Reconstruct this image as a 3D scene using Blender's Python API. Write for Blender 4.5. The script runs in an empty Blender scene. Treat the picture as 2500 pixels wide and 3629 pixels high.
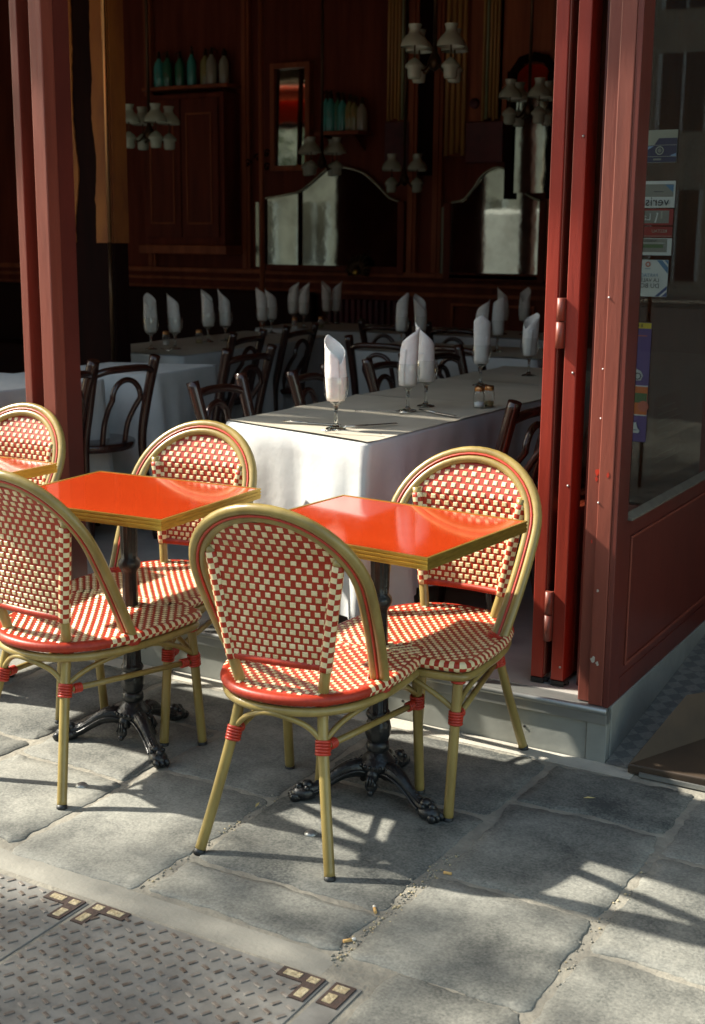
import bpy, bmesh, math, random
from math import sin, cos, pi, radians, sqrt, atan2, hypot
from mathutils import Vector, Matrix, noise
random.seed(7)
C = bpy.context.scene.collection
S = bpy.context.scene
# ------------------------------------------------------------------ camera, sky, sun, exposure
cam = bpy.data.cameras.new('camera'); camo = bpy.data.objects.new('camera', cam); C.objects.link(camo)
S.camera = camo
F_PX, PITCH, ROLL, YAW, CAMH = 4600.0, radians(12), radians(.5), radians(30), 1.52
fw = Vector((-sin(YAW)*cos(PITCH), cos(YAW)*cos(PITCH), -sin(PITCH)))
rt = Vector((cos(YAW), sin(YAW), 0)); up = rt.cross(fw)
r2 = cos(ROLL)*rt + sin(ROLL)*up; u2 = -sin(ROLL)*rt + cos(ROLL)*up
camo.matrix_world = Matrix(((r2.x, u2.x, -fw.x, 0), (r2.y, u2.y, -fw.y, 0), (r2.z, u2.z, -fw.z, CAMH), (0, 0, 0, 1)))
cam.sensor_fit = 'VERTICAL'; cam.sensor_height = 36; cam.lens = F_PX/3629*36
cam.clip_start = .05; cam.clip_end = 400
cam.dof.use_dof = True; cam.dof.focus_distance = 3.55; cam.dof.aperture_fstop = 5.0
SUN_EL, SUN_AZ = radians(41), radians(11)          # travels toward +X, turned 11 deg to +Y
world = bpy.data.worlds.new('World'); S.world = world; world.use_nodes = True
nt = world.node_tree; bg = nt.nodes['Background']; sky = nt.nodes.new('ShaderNodeTexSky')
sky.sky_type = 'NISHITA'; sky.sun_disc = False; sky.sun_elevation = SUN_EL
sky.sun_rotation = atan2(-cos(SUN_AZ), -sin(SUN_AZ)); sky.air_density = 1; sky.dust_density = 1.2
tint = nt.nodes.new('ShaderNodeMix'); tint.data_type = 'RGBA'; tint.blend_type = 'MULTIPLY'; tint.inputs[0].default_value = 1; tint.inputs[7].default_value = (1, .91, .70, 1)
nt.links.new(sky.outputs[0], tint.inputs[6]); nt.links.new(tint.outputs[2], bg.inputs[0]); bg.inputs[1].default_value = .15
sun = bpy.data.lights.new('sun', 'SUN'); suno = bpy.data.objects.new('sun', sun); C.objects.link(suno)
sun.energy = 3.8; sun.angle = radians(1.1); sun.color = (1, .93, .80)
sd = Vector((cos(SUN_AZ)*cos(SUN_EL), sin(SUN_AZ)*cos(SUN_EL), -sin(SUN_EL)))
suno.rotation_euler = sd.to_track_quat('-Z', 'Y').to_euler()
S.view_settings.view_transform = 'Standard'; S.view_settings.look = 'None'
S.view_settings.exposure = 1.62; S.view_settings.gamma = 1
S.cycles.max_bounces = 8; S.cycles.transparent_max_bounces = 24
S.cycles.caustics_reflective = False; S.cycles.caustics_refractive = False
try: S.cycles.use_denoising = True
except Exception: pass

# ------------------------------------------------------------------ materials
def mat(name, col, rough=.5, metal=0, col2=None, scale=8, detail=4, stretch=(1,1,1), bump=0, bscale=None, coat=0, thr=(.35,.65), spec=None, sheen=0, trans=0):
    m = bpy.data.materials.new(name); m.use_nodes = True; n = m.node_tree; b = n.nodes['Principled BSDF']
    b.inputs['Base Color'].default_value = (*col, 1); b.inputs['Roughness'].default_value = rough; b.inputs['Metallic'].default_value = metal
    if coat: b.inputs['Coat Weight'].default_value = coat; b.inputs['Coat Roughness'].default_value = .06
    if spec is not None: b.inputs['Specular IOR Level'].default_value = spec
    if sheen: b.inputs['Sheen Weight'].default_value = sheen
    tc = n.nodes.new('ShaderNodeTexCoord'); mp = n.nodes.new('ShaderNodeMapping'); mp.inputs['Scale'].default_value = stretch
    n.links.new(tc.outputs['Object'], mp.inputs[0])
    if col2 is not None:
        nz = n.nodes.new('ShaderNodeTexNoise'); nz.inputs['Scale'].default_value = scale; nz.inputs['Detail'].default_value = detail; nz.inputs['Roughness'].default_value = .62
        n.links.new(mp.outputs[0], nz.inputs[0])
        rp = n.nodes.new('ShaderNodeValToRGB'); rp.color_ramp.elements[0].position = thr[0]; rp.color_ramp.elements[1].position = thr[1]
        rp.color_ramp.elements[0].color = (*col, 1); rp.color_ramp.elements[1].color = (*col2, 1)
        n.links.new(nz.outputs[0], rp.inputs[0]); n.links.new(rp.outputs[0], b.inputs['Base Color'])
    if bump:
        nb = n.nodes.new('ShaderNodeTexNoise'); nb.inputs['Scale'].default_value = bscale or scale; nb.inputs['Detail'].default_value = 5
        n.links.new(mp.outputs[0], nb.inputs[0]); bp = n.nodes.new('ShaderNodeBump'); bp.inputs['Strength'].default_value = bump; bp.inputs['Distance'].default_value = .01
        n.links.new(nb.outputs[0], bp.inputs['Height']); n.links.new(bp.outputs[0], b.inputs['Normal'])
    return m
def glass_mat(name, tint=(1,1,1), ior=1.5, rough=0.0, base=.0, power=5):
    m = bpy.data.materials.new(name); m.use_nodes = True; n = m.node_tree; n.nodes.remove(n.nodes['Principled BSDF'])
    out = n.nodes['Material Output']; t = n.nodes.new('ShaderNodeBsdfTransparent'); t.inputs[0].default_value = (*tint, 1)
    g = n.nodes.new('ShaderNodeBsdfGlossy'); g.inputs['Roughness'].default_value = rough
    lw = n.nodes.new('ShaderNodeLayerWeight'); lw.inputs[0].default_value = .5
    pw = n.nodes.new('ShaderNodeMath'); pw.operation = 'POWER'; pw.inputs[1].default_value = power
    ad = n.nodes.new('ShaderNodeMath'); ad.operation = 'MULTIPLY_ADD'; ad.inputs[1].default_value = .85; ad.inputs[2].default_value = .04+base
    mx = n.nodes.new('ShaderNodeMixShader')
    n.links.new(lw.outputs['Facing'], pw.inputs[0]); n.links.new(pw.outputs[0], ad.inputs[0]); n.links.new(ad.outputs[0], mx.inputs[0])
    n.links.new(t.outputs[0], mx.inputs[1]); n.links.new(g.outputs[0], mx.inputs[2]); n.links.new(mx.outputs[0], out.inputs[0]); return m
M = {}
M['cane_red'] = mat('cane_red', (.31,.026,.011), .42, col2=(.41,.040,.017), scale=60, spec=.35)
M['cane_cream'] = mat('cane_cream', (.80,.70,.43), .42, col2=(.70,.58,.32), scale=40)
M['cane_worn'] = mat('cane_worn', (.68,.56,.30), .45, col2=(.58,.46,.24), scale=60)
M['bamboo'] = mat('bamboo_tube', (.335,.250,.080), .30, col2=(.205,.145,.043), scale=14, detail=7, stretch=(1,1,.3), thr=(.38,.70), bump=.08, bscale=30)
M['cord'] = mat('binding_red', (.50,.040,.018), .38, col2=(.38,.030,.015), scale=50)
M['rubber'] = mat('rubber_black', (.012,.014,.016), .5)
M['laminate'] = mat('table_red', (.47,.045,.008), .14, col2=(.42,.036,.007), scale=3, coat=.5, thr=(.3,.7))
def scratches(m):
    n = m.node_tree; b = n.nodes['Principled BSDF']; tc = n.nodes.new('ShaderNodeTexCoord'); nz = n.nodes.new('ShaderNodeTexNoise'); nz.inputs['Scale'].default_value = 14; nz.inputs['Detail'].default_value = 8
    mr = n.nodes.new('ShaderNodeMapRange'); mr.inputs[3].default_value = .02; mr.inputs[4].default_value = .17
    n.links.new(tc.outputs['Object'], nz.inputs[0]); n.links.new(nz.outputs[0], mr.inputs[0]); n.links.new(mr.outputs[0], b.inputs['Roughness'])
scratches(M['laminate'])
M['brass'] = mat('brass_trim', (.66,.47,.10), .32, metal=.85, col2=(.50,.34,.07), scale=20, stretch=(1,1,6))
M['iron'] = mat('cast_iron', (.009,.010,.011), .30, col2=(.016,.018,.020), scale=30, bump=.25, bscale=90, spec=.45)
M['red_paint'] = mat('red_paint', (.285,.028,.013), .42, col2=(.20,.022,.013), scale=7, detail=9, stretch=(2,2,.22), bump=.12, bscale=30, thr=(.42,.7))
M['post_paint'] = mat('post_paint', (.215,.054,.034), .45, col2=(.14,.034,.022), scale=6, detail=9, stretch=(2,2,.25), bump=.14, bscale=26, thr=(.42,.72))
M['maroon'] = mat('maroon_paint', (.13,.028,.020), .34, col2=(.09,.021,.016), scale=5, detail=8, stretch=(1,1,.35), bump=.06, bscale=20)
M['steel'] = mat('steel_sheet', (.40,.41,.39), .42, metal=.75, col2=(.30,.31,.30), scale=7, stretch=(.4,1,1), bump=.05)
M['zinc'] = mat('zinc_panel', (.36,.37,.34), .62, metal=.25, col2=(.27,.28,.255), scale=5, detail=7, bump=.06, bscale=60)
M['dark'] = mat('dark_gap', (.010,.010,.010), .7)
M['wood_dark'] = mat('mahogany', (.165,.036,.018), .5, spec=.15, col2=(.09,.020,.011), scale=6, stretch=(2,2,.22))
M['wood_wall'] = mat('mahogany_wall', (.185,.042,.022), .55, spec=.12, col2=(.10,.022,.013), scale=5, stretch=(2,2,.2))
M['wood_mid'] = mat('mahogany_trim', (.36,.105,.044), .45, spec=.2, col2=(.22,.062,.028), scale=6, stretch=(2,2,.2))
M['chair_wood'] = mat('bentwood', (.040,.012,.007), .26, col2=(.024,.008,.006), scale=9, stretch=(2,2,.3), coat=.35)
M['seat_wood'] = mat('seat_ply', (.075,.035,.018), .22, col2=(.05,.022,.012), scale=8, coat=.5)
M['cloth'] = mat('tablecloth', (.54,.555,.55), .85, col2=(.46,.48,.48), scale=5, bump=.45, bscale=9, sheen=.2)
M['kraft'] = mat('paper_cover', (.46,.42,.34), .75, col2=(.39,.355,.28), scale=4, bump=.10, bscale=7)
M['napkin'] = mat('napkin', (.88,.87,.84), .85, col2=(.80,.78,.75), scale=30, bump=.12, bscale=120)
M['glass'] = glass_mat('clear_glass', (.97,.98,.97), 1.45, .01, .05, 2.2)
def solid_glass(name):
    m = bpy.data.materials.new(name); m.use_nodes = True; n = m.node_tree; n.nodes.remove(n.nodes['Principled BSDF'])
    g = n.nodes.new('ShaderNodeBsdfGlass'); g.inputs['IOR'].default_value = 1.47; g.inputs[0].default_value = (.97,.99,.98,1); n.links.new(g.outputs[0], n.nodes['Material Output'].inputs[0]); return m
M['stem_glass'] = solid_glass('stem_glass')
M['pane'] = glass_mat('window_pane', (.80,.85,.80), 1.5, 0, .02)
M['silver'] = mat('cutlery', (.62,.61,.58), .2, metal=1)
M['copper'] = mat('copper_lid', (.52,.26,.11), .3, metal=1)
M['salt'] = mat('salt', (.85,.85,.83), .9)
M['pepper'] = mat('pepper', (.16,.12,.05), .9, col2=(.3,.22,.08), scale=200)
M['opal'] = mat('opal_glass', (.40,.44,.36), .10, col2=(.33,.37,.30), scale=6, spec=.5)
M['bronze'] = mat('dark_bronze', (.06,.032,.014), .35, metal=.7)
M['mirror'] = mat('mirror', (.44,.45,.38), .03, metal=1, col2=(.22,.22,.18), scale=3, detail=7, thr=(.40,.70), bump=.03, bscale=5)
M['bevel'] = mat('mirror_edge', (.42,.42,.32), .15, metal=.6)
M['slat'] = mat('bamboo_slat', (.50,.27,.075), .55, col2=(.33,.17,.055), scale=9, stretch=(3,3,.2))
M['slat_g'] = mat('green_slat', (.32,.34,.18), .5, col2=(.24,.25,.14), scale=9)
M['oxblood'] = mat('oxblood_panel', (.12,.018,.024), .5, col2=(.04,.008,.012), scale=4)
M['ochre'] = mat('ochre_paint', (.33,.125,.030), .6, spec=.2, col2=(.19,.062,.024), scale=5, detail=7, stretch=(1,1,.4), bump=.1)
M['black_wood'] = mat('blackened_wood', (.016,.0055,.0045), .8, spec=.05, col2=(.009,.004,.0035), scale=8, stretch=(2,2,.2))
M['leather'] = mat('banquette', (.022,.009,.007), .6, spec=.1)
M['teal'] = mat('teal_bottle', (.06,.36,.33), .08, coat=.8)
M['green'] = mat('green_bottle', (.03,.17,.10), .08, coat=.8)
M['olive'] = mat('olive_bottle', (.26,.24,.09), .08, coat=.8)
M['pale'] = mat('pale_bottle', (.34,.34,.27), .08, coat=.8)

M['int_floor'] = mat('interior_floor', (.40,.39,.36), .55, col2=(.31,.30,.28), scale=6, detail=8)
M['ceiling'] = mat('ceiling', (.34,.25,.16), .8)
M['stone_wall'] = mat('street_stone', (.50,.46,.38), .9, col2=(.40,.36,.30), scale=2)
M['asphalt'] = mat('asphalt', (.055,.055,.055), .9, col2=(.04,.04,.04), scale=40)
M['win_dark'] = mat('street_window', (.03,.035,.04), .1)
M['bark'] = mat('bark', (.12,.10,.075), .9, col2=(.07,.06,.045), scale=8); M['leaf_a'] = mat('leaf_green', (.06,.10,.03), .6); M['leaf_b'] = mat('leaf_light', (.11,.15,.045), .6)
M['white_paint'] = mat('white_paint', (.75,.76,.76), .4)
M['awning'] = mat('awning_cloth', (.75,.10,.03), .8, col2=(.68,.08,.025), scale=3)
M['mortar'] = mat('mortar', (.29,.272,.222), .92, col2=(.185,.175,.148), scale=14, detail=8, bump=.5, bscale=60)
M['cement'] = mat('cement', (.30,.29,.25), .92, col2=(.23,.222,.19), scale=5, detail=8, bump=.2, bscale=90)
M['pale_cement'] = mat('pale_cement', (.46,.44,.38), .92, col2=(.38,.36,.31), scale=9, detail=8, bump=.2, bscale=90)
M['sill_grey'] = mat('sill_grey', (.15,.135,.105), .6, col2=(.10,.085,.07), scale=12)
M['tread'] = mat('tread_iron', (.245,.243,.225), .6, metal=.15, col2=(.17,.166,.152), scale=10, detail=7, bump=.15, bscale=60)
M['lug'] = mat('tread_lug', (.12,.090,.070), .55, metal=.2, col2=(.26,.24,.215), scale=18, thr=(.40,.62))
M['rust'] = mat('rusty_iron', (.085,.055,.045), .7, metal=.2, col2=(.06,.045,.04), scale=40, bump=.3, bscale=120)
M['fill'] = mat('gravel_fill', (.50,.43,.28), .9, col2=(.30,.24,.14), scale=90, bump=.6, bscale=140)
M['mosaic'] = None
M['board'] = mat('brown_board', (.060,.038,.022), .6, col2=(.04,.026,.016), scale=7)
M['butt_w'] = mat('cigarette_paper', (.75,.72,.66), .9); M['butt_f'] = mat('cigarette_filter', (.62,.38,.14), .9); M['leaf_y'] = mat('dry_leaf', (.50,.40,.16), .8)
def paper(name, c): M[name] = mat(name, c, .45); return M[name]
for nm, c in (('p_white',(.62,.68,.64)),('p_pale',(.36,.38,.30)),('p_ink',(.02,.025,.03)),('p_purple',(.13,.085,.24)),('p_night',(.045,.042,.085)),('p_yellow',(.62,.50,.05)),('p_orange',(.62,.17,.04)),('p_blue',(.10,.22,.36)),('p_navy',(.05,.08,.2)),('p_red',(.30,.035,.025)),('p_ring',(.55,.16,.10)),('p_green',(.10,.17,.07)),('p_grey',(.24,.25,.21)),('p_sky',(.25,.38,.55))): paper(nm, c)
# paving slab material with a per-slab tone attribute
M['side_pane'] = glass_mat('side_pane', (.70,.74,.68), 1.5, 0, .58)
def slab_mat():
    m = bpy.data.materials.new('paving_stone'); m.use_nodes = True; n = m.node_tree; b = n.nodes['Principled BSDF']; b.inputs['Roughness'].default_value = .78
    tc = n.nodes.new('ShaderNodeTexCoord'); at = n.nodes.new('ShaderNodeAttribute'); at.attribute_name = 'tone'
    n1 = n.nodes.new('ShaderNodeTexNoise'); n1.inputs['Scale'].default_value = 4.5; n1.inputs['Detail'].default_value = 9; n1.inputs['Roughness'].default_value = .66
    n2 = n.nodes.new('ShaderNodeTexNoise'); n2.inputs['Scale'].default_value = 150; n2.inputs['Detail'].default_value = 3
    for q in (n1, n2): n.links.new(tc.outputs['Object'], q.inputs[0])
    r = n.nodes.new('ShaderNodeValToRGB'); e = r.color_ramp.elements; e[0].position = .42; e[0].color = (.052,.057,.054,1); e[1].position = .92; e[1].color = (.290,.288,.252,1)
    ad = n.nodes.new('ShaderNodeMath'); ad.operation = 'MULTIPLY_ADD'; ad.inputs[1].default_value = .52
    n.links.new(n2.outputs[0], ad.inputs[0]); n.links.new(n1.outputs[0], ad.inputs[2])
    sb = n.nodes.new('ShaderNodeMath'); sb.operation = 'ADD'; n.links.new(ad.outputs[0], sb.inputs[0]); n.links.new(at.outputs['Fac'], sb.inputs[1])
    n.links.new(sb.outputs[0], r.inputs[0]); n.links.new(r.outputs[0], b.inputs['Base Color'])
    bp = n.nodes.new('ShaderNodeBump'); bp.inputs['Strength'].default_value = .45; bp.inputs['Distance'].default_value = .006
    n.links.new(ad.outputs[0], bp.inputs['Height']); n.links.new(bp.outputs[0], b.inputs['Normal']); return m
M['slab'] = slab_mat()
def mosaic_mat():
    m = bpy.data.materials.new('mosaic_floor'); m.use_nodes = True; n = m.node_tree; b = n.nodes['Principled BSDF']; b.inputs['Roughness'].default_value = .6
    tc = n.nodes.new('ShaderNodeTexCoord'); mp = n.nodes.new('ShaderNodeMapping'); mp.inputs['Rotation'].default_value[2] = radians(45); n.links.new(tc.outputs['Object'], mp.inputs[0])
    ck = n.nodes.new('ShaderNodeTexChecker'); ck.inputs['Scale'].default_value = 24; n.links.new(mp.outputs[0], ck.inputs[0]); ck.inputs[1].default_value = (.17,.172,.16,1); ck.inputs[2].default_value = (.27,.265,.235,1)
    br = n.nodes.new('ShaderNodeTexBrick'); br.inputs['Scale'].default_value = 60; n.links.new(tc.outputs['Object'], br.inputs[0]); br.inputs['Color1'].default_value = (1,1,1,1); br.inputs['Color2'].default_value = (.75,.75,.75,1); br.inputs['Mortar'].default_value = (.45,.45,.45,1)
    mx = n.nodes.new('ShaderNodeMix'); mx.data_type = 'RGBA'; mx.blend_type = 'MULTIPLY'; mx.inputs[0].default_value = 1
    n.links.new(ck.outputs[0], mx.inputs[6]); n.links.new(br.outputs[0], mx.inputs[7]); n.links.new(mx.outputs[2], b.inputs['Base Color']); return m
M['mosaic'] = mosaic_mat()

# ------------------------------------------------------------------ mesh helpers
class MB:
    def __init__(s): s.v = []; s.f = []; s.m = []; s.sm = []
    def add(s, vs, fs, m=0, smooth=False):
        o = len(s.v); s.v += [tuple(p) for p in vs]
        for f in fs: s.f.append([i+o for i in f]); s.m.append(m); s.sm.append(smooth)
        return o
    def box(s, x0, x1, y0, y1, z0, z1, m=0, T=None):
        v = [(x,y,z) for z in (z0,z1) for y in (y0,y1) for x in (x0,x1)]
        if T: v = [T @ Vector(p) for p in v]
        s.add(v, [(0,2,3,1),(4,5,7,6),(0,1,5,4),(2,6,7,3),(0,4,6,2),(1,3,7,5)], m)
    def quad(s, a, b, c, d, m=0): s.add([a,b,c,d], [(0,1,2,3)], m)
    def tube(s, pts, r, seg=10, m=0, closed=False, cap=True, mfun=None, sy=1.0):
        P = [Vector(p) for p in pts]; n = len(P); rr = r if hasattr(r, '__len__') else [r]*n
        T = []
        for i in range(n):
            a = P[(i-1) % n] if (closed or i > 0) else P[i]; b = P[(i+1) % n] if (closed or i < n-1) else P[i]
            t = b-a; T.append(t.normalized() if t.length > 1e-9 else Vector((0,0,1)))
        N = Vector((0,0,1)).cross(T[0]);
        if N.length < 1e-3: N = Vector((1,0,0))
        N.normalize(); vs = []
        for i in range(n):
            N = (N - T[i]*N.dot(T[i])); N.normalize(); Bn = T[i].cross(N)
            for k in range(seg):
                a = 2*pi*k/seg; vs.append(P[i] + N*(cos(a)*rr[i]) + Bn*(sin(a)*rr[i]*sy))
        o = len(s.v); s.v += [tuple(p) for p in vs]
        for i in range(n if closed else n-1):
            j = (i+1) % n
            for k in range(seg):
                k2 = (k+1) % seg
                s.f.append([o+i*seg+k, o+i*seg+k2, o+j*seg+k2, o+j*seg+k]); s.m.append(mfun(i,k) if mfun else m); s.sm.append(True)
        if cap and not closed:
            s.f.append([o+k for k in range(seg)][::-1]); s.m.append(m); s.sm.append(False)
            s.f.append([o+(n-1)*seg+k for k in range(seg)]); s.m.append(m); s.sm.append(False)
    def lathe(s, prof, seg=16, m=0, c=(0,0,0), rfun=None, sx=1, sy=1):
        vs = []
        for (r, z) in prof:
            for k in range(seg):
                a = 2*pi*k/seg; q = r*(rfun(a, z) if rfun else 1); vs.append((c[0]+q*cos(a)*sx, c[1]+q*sin(a)*sy, c[2]+z))
        o = len(s.v); s.v += vs
        for i in range(len(prof)-1):
            for k in range(seg):
                k2 = (k+1) % seg; s.f.append([o+i*seg+k, o+i*seg+k2, o+(i+1)*seg+k2, o+(i+1)*seg+k]); s.m.append(m); s.sm.append(True)
    def ball(s, c, r, seg=10, m=0, sc=(1,1,1)):
        n = max(4, seg//2); vs = []; 
        for i in range(n+1):
            t = pi*i/n
            for k in range(seg):
                a = 2*pi*k/seg; vs.append((c[0]+r*sc[0]*sin(t)*cos(a), c[1]+r*sc[1]*sin(t)*sin(a), c[2]+r*sc[2]*cos(t)))
        s.add(vs, [(i*seg+k, (i+1)*seg+k, (i+1)*seg+(k+1) % seg, i*seg+(k+1) % seg) for i in range(n) for k in range(seg)], m, True)
    def prism(s, pts, axis, a, b, m=0):
        # extrude a closed 2D outline; axis 'y': pts are (x,z); axis 'z': (x,y); axis 'x': (y,z)
        f = {'y': lambda p,t: (p[0],t,p[1]), 'z': lambda p,t: (p[0],p[1],t), 'x': lambda p,t: (t,p[0],p[1])}[axis]
        n = len(pts); vs = [f(p,a) for p in pts]+[f(p,b) for p in pts]
        s.add(vs, [list(range(n))[::-1], [n+i for i in range(n)]]+[(i,(i+1) % n,n+(i+1) % n,n+i) for i in range(n)], m)
    def build(s, name, mats, parent=None, bevel=0, solid=0, loc=None):
        me = bpy.data.meshes.new(name); me.from_pydata(s.v, [], s.f)
        for q in (mats if isinstance(mats, (list,tuple)) else [mats]): me.materials.append(M[q] if isinstance(q, str) else q)
        me.polygons.foreach_set('material_index', s.m); me.polygons.foreach_set('use_smooth', s.sm)
        bm = bmesh.new(); bm.from_mesh(me); bmesh.ops.remove_doubles(bm, verts=bm.verts, dist=1e-6); bmesh.ops.recalc_face_normals(bm, faces=bm.faces); bm.to_mesh(me); bm.free()
        o = bpy.data.objects.new(name, me); C.objects.link(o)
        if parent: o.parent = parent
        if loc: o.location = loc
        if bevel:
            b = o.modifiers.new('bevel', 'BEVEL'); b.width = bevel; b.segments = 2; b.limit_method = 'ANGLE'; b.angle_limit = radians(40)
        if solid:
            b = o.modifiers.new('solid', 'SOLIDIFY'); b.thickness = solid; b.offset = 0
        return o
def tag(o, label, cat, group=None, kind=None):
    if label: o['label'] = label
    if cat: o['category'] = cat
    if group: o['group'] = group
    if kind: o['kind'] = kind
    return o
def thing(name, label, cat, loc=(0,0,0), rot=0, group=None):
    o = bpy.data.objects.new(name, None); C.objects.link(o); o.location = loc; o.rotation_euler = (0,0,rot); o.empty_display_size = .05
    return tag(o, label, cat, group)
def dup(root, label, loc, rot=0, group=None):
    def rec(o, par):
        c = o.copy(); C.objects.link(c)
        if par is not None: c.parent = par
        for ch in o.children: rec(ch, c)
        return c
    r = rec(root, None); r.location = loc; r.rotation_euler = (0,0,rot); r['label'] = label
    if group: r['group'] = group
    return r
def catmull(pts, n=6, closed=False):
    P = [Vector(p) for p in pts]; out = []; k = len(P)
    for i in range(k if closed else k-1):
        p0 = P[(i-1) % k] if (closed or i > 0) else P[i]; p1 = P[i]; p2 = P[(i+1) % k]; p3 = P[(i+2) % k] if (closed or i+2 < k) else P[(i+1) % k]
        for j in range(n):
            t = j/n; out.append(.5*((2*p1)+(p2-p0)*t+(2*p0-5*p1+4*p2-p3)*t*t+(3*p1-p0-3*p2+p3)*t**3))
    if not closed: out.append(P[-1])
    return out
def text_mesh(mb, s, size, place, m=0, ax='CENTER'):
    cu = bpy.data.curves.new('t', 'FONT'); cu.body = s; cu.size = size; cu.align_x = ax; cu.align_y = 'CENTER'; cu.resolution_u = 2
    o = bpy.data.objects.new('t', cu); C.objects.link(o); bpy.context.view_layer.update()
    me = o.evaluated_get(bpy.context.evaluated_depsgraph_get()).to_mesh()
    mb.add([place(v.co.x, v.co.y) for v in me.vertices], [list(p.vertices) for p in me.polygons], m)
    bpy.data.objects.remove(o); bpy.data.curves.remove(cu)

# ------------------------------------------------------------------ ground
def ground():
    g = MB(); g.quad((-60,-60,-.14),(60,-60,-.14),(60,60,-.14),(-60,60,-.14)); tag(g.build('ground', 'asphalt'), None, None, kind='structure')
    b = MB(); b.box(-14, 6, -1.6, 3.50, -.10, -.0012); tag(b.build('pavement_bed', 'mortar'), None, None, kind='structure')
    # slabs
    XJ = [-6.6,-5.9,-5.3,-4.7,-4.15,-3.62,-3.15,-2.70,-2.26,-1.845,-1.29,-.85,-.38,.1,.6,1.2,1.9]
    yj = {7:[2.21,2.66,3.10,3.42], 8:[2.175,2.78,3.42], 9:[2.195,2.385,2.985,3.42], 10:[1.1,2.19,2.625,3.12,3.42], 11:[1.05,1.75,2.48,3.0,3.42], 6:[2.18,2.75,3.42]}
    mb = MB(); tone = []
    rnd = random.Random(3)
    tones = {(9,1):-.10,(10,2):-.05,(10,0):.0,(10,1):.0,(9,0):.0,(8,0):.02,(10,3):-.12,(9,2):-.12,(7,0):.0}
    for i in range(len(XJ)-1):
        base = yj.get(i)
        if base is None:
            ys = [2.2]; 
            while ys[-1] < 3.0: ys.append(ys[-1]+rnd.uniform(.4,.65))
            ys[-1] = 3.42; base = ys
        ys = list(base)
        if i in (11,12,13,14,15):
            while ys[0] > -1.4: ys.insert(0, ys[0]-rnd.uniform(.45,.7))
        for j in range(len(ys)-1):
            x0, x1, y0, y1 = XJ[i], XJ[i+1], ys[j], ys[j+1]
            gx = .015; gy = .010
            ax0, ax1, ay0, ay1 = x0+gx+(.006 if i == 10 else 0), x1-gx*.6, y0+gy, y1-gy
            if i == 10 and j == 0: ax0 = -1.156; ay1 = 2.194
            if i == 10 and j == 1: ay0 = 2.197
            if ax1-ax0 < .05 or ay1-ay0 < .05: continue
            out = []; n = 30
            for k in range(n): out.append((ax0+(ax1-ax0)*k/n, ay0))
            for k in range(n): out.append((ax1, ay0+(ay1-ay0)*k/n))
            for k in range(n): out.append((ax1-(ax1-ax0)*k/n, ay1))
            for k in range(n): out.append((ax0, ay1-(ay1-ay0)*k/n))
            pts = []; cx, cy = (ax0+ax1)/2, (ay0+ay1)/2; hx, hy = (ax1-ax0)/2, (ay1-ay0)/2
            for (x,y) in out:
                ux, uy = (x-cx)/hx, (y-cy)/hy; d = max(0, abs(ux)+abs(uy)-1.94)
                q = noise.noise((x*6,y*6,i*3.1))*.016+noise.noise((x*26,y*26,j))*.009+noise.noise((x*80,y*80,j))*.004
                w = 1-d*.42; px_, py_ = cx+ux*hx*w+q*(1 if abs(ux) > .98 else .3), cy+uy*hy*w+q*(1 if abs(uy) > .98 else .3)
                pts.append((px_, py_))
            zt = rnd.uniform(.0012,.0028); t = tones.get((i,j), rnd.uniform(-.10,.02))-.06
            rings = []
            for (sc, z) in ((1.0,-.012),(1.0,-.0008),(.988,zt-.0006),(.80,zt+.001),(.45,zt+.0015)):
                o = len(mb.v)
                for (x,y) in pts: mb.v.append((cx+(x-cx)*sc, cy+(y-cy)*sc, z + (noise.noise((x*sc*5,y*sc*5,1))*.003 if sc < .99 else 0)))
                rings.append(o)
            N = len(pts)
            for a, bq in zip(rings, rings[1:]):
                for k in range(N): mb.f.append([a+k, a+(k+1) % N, bq+(k+1) % N, bq+k]); mb.m.append(0); mb.sm.append(True); tone.append(t)
            mb.f.append([rings[-1]+k for k in range(N)]); mb.m.append(0); mb.sm.append(True); tone.append(t)
    me = bpy.data.meshes.new('paving'); me.from_pydata(mb.v, [], mb.f); me.materials.append(M['slab'])
    at = me.attributes.new('tone', 'FLOAT', 'FACE'); at.data.foreach_set('value', tone); me.polygons.foreach_set('use_smooth', mb.sm)
    o = bpy.data.objects.new('paving', me); C.objects.link(o); tag(o, None, None, kind='structure')
    # cement borders: along the wall foot and round the iron covers
    c = MB(); c.box(-14,-1.05,3.425,3.497,-.09,.001); tag(c.build('wall_foot_strip', 'pale_cement'), None, None, kind='structure'); c = MB(); c.box(-3.3,-1.285,2.105,2.185,-.09,-.001); c.box(-1.285,-1.175,1.1,2.185,-.09,-.003)
    tag(c.build('cement_strip', 'cement'), None, None, kind='structure')
ground()

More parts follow.
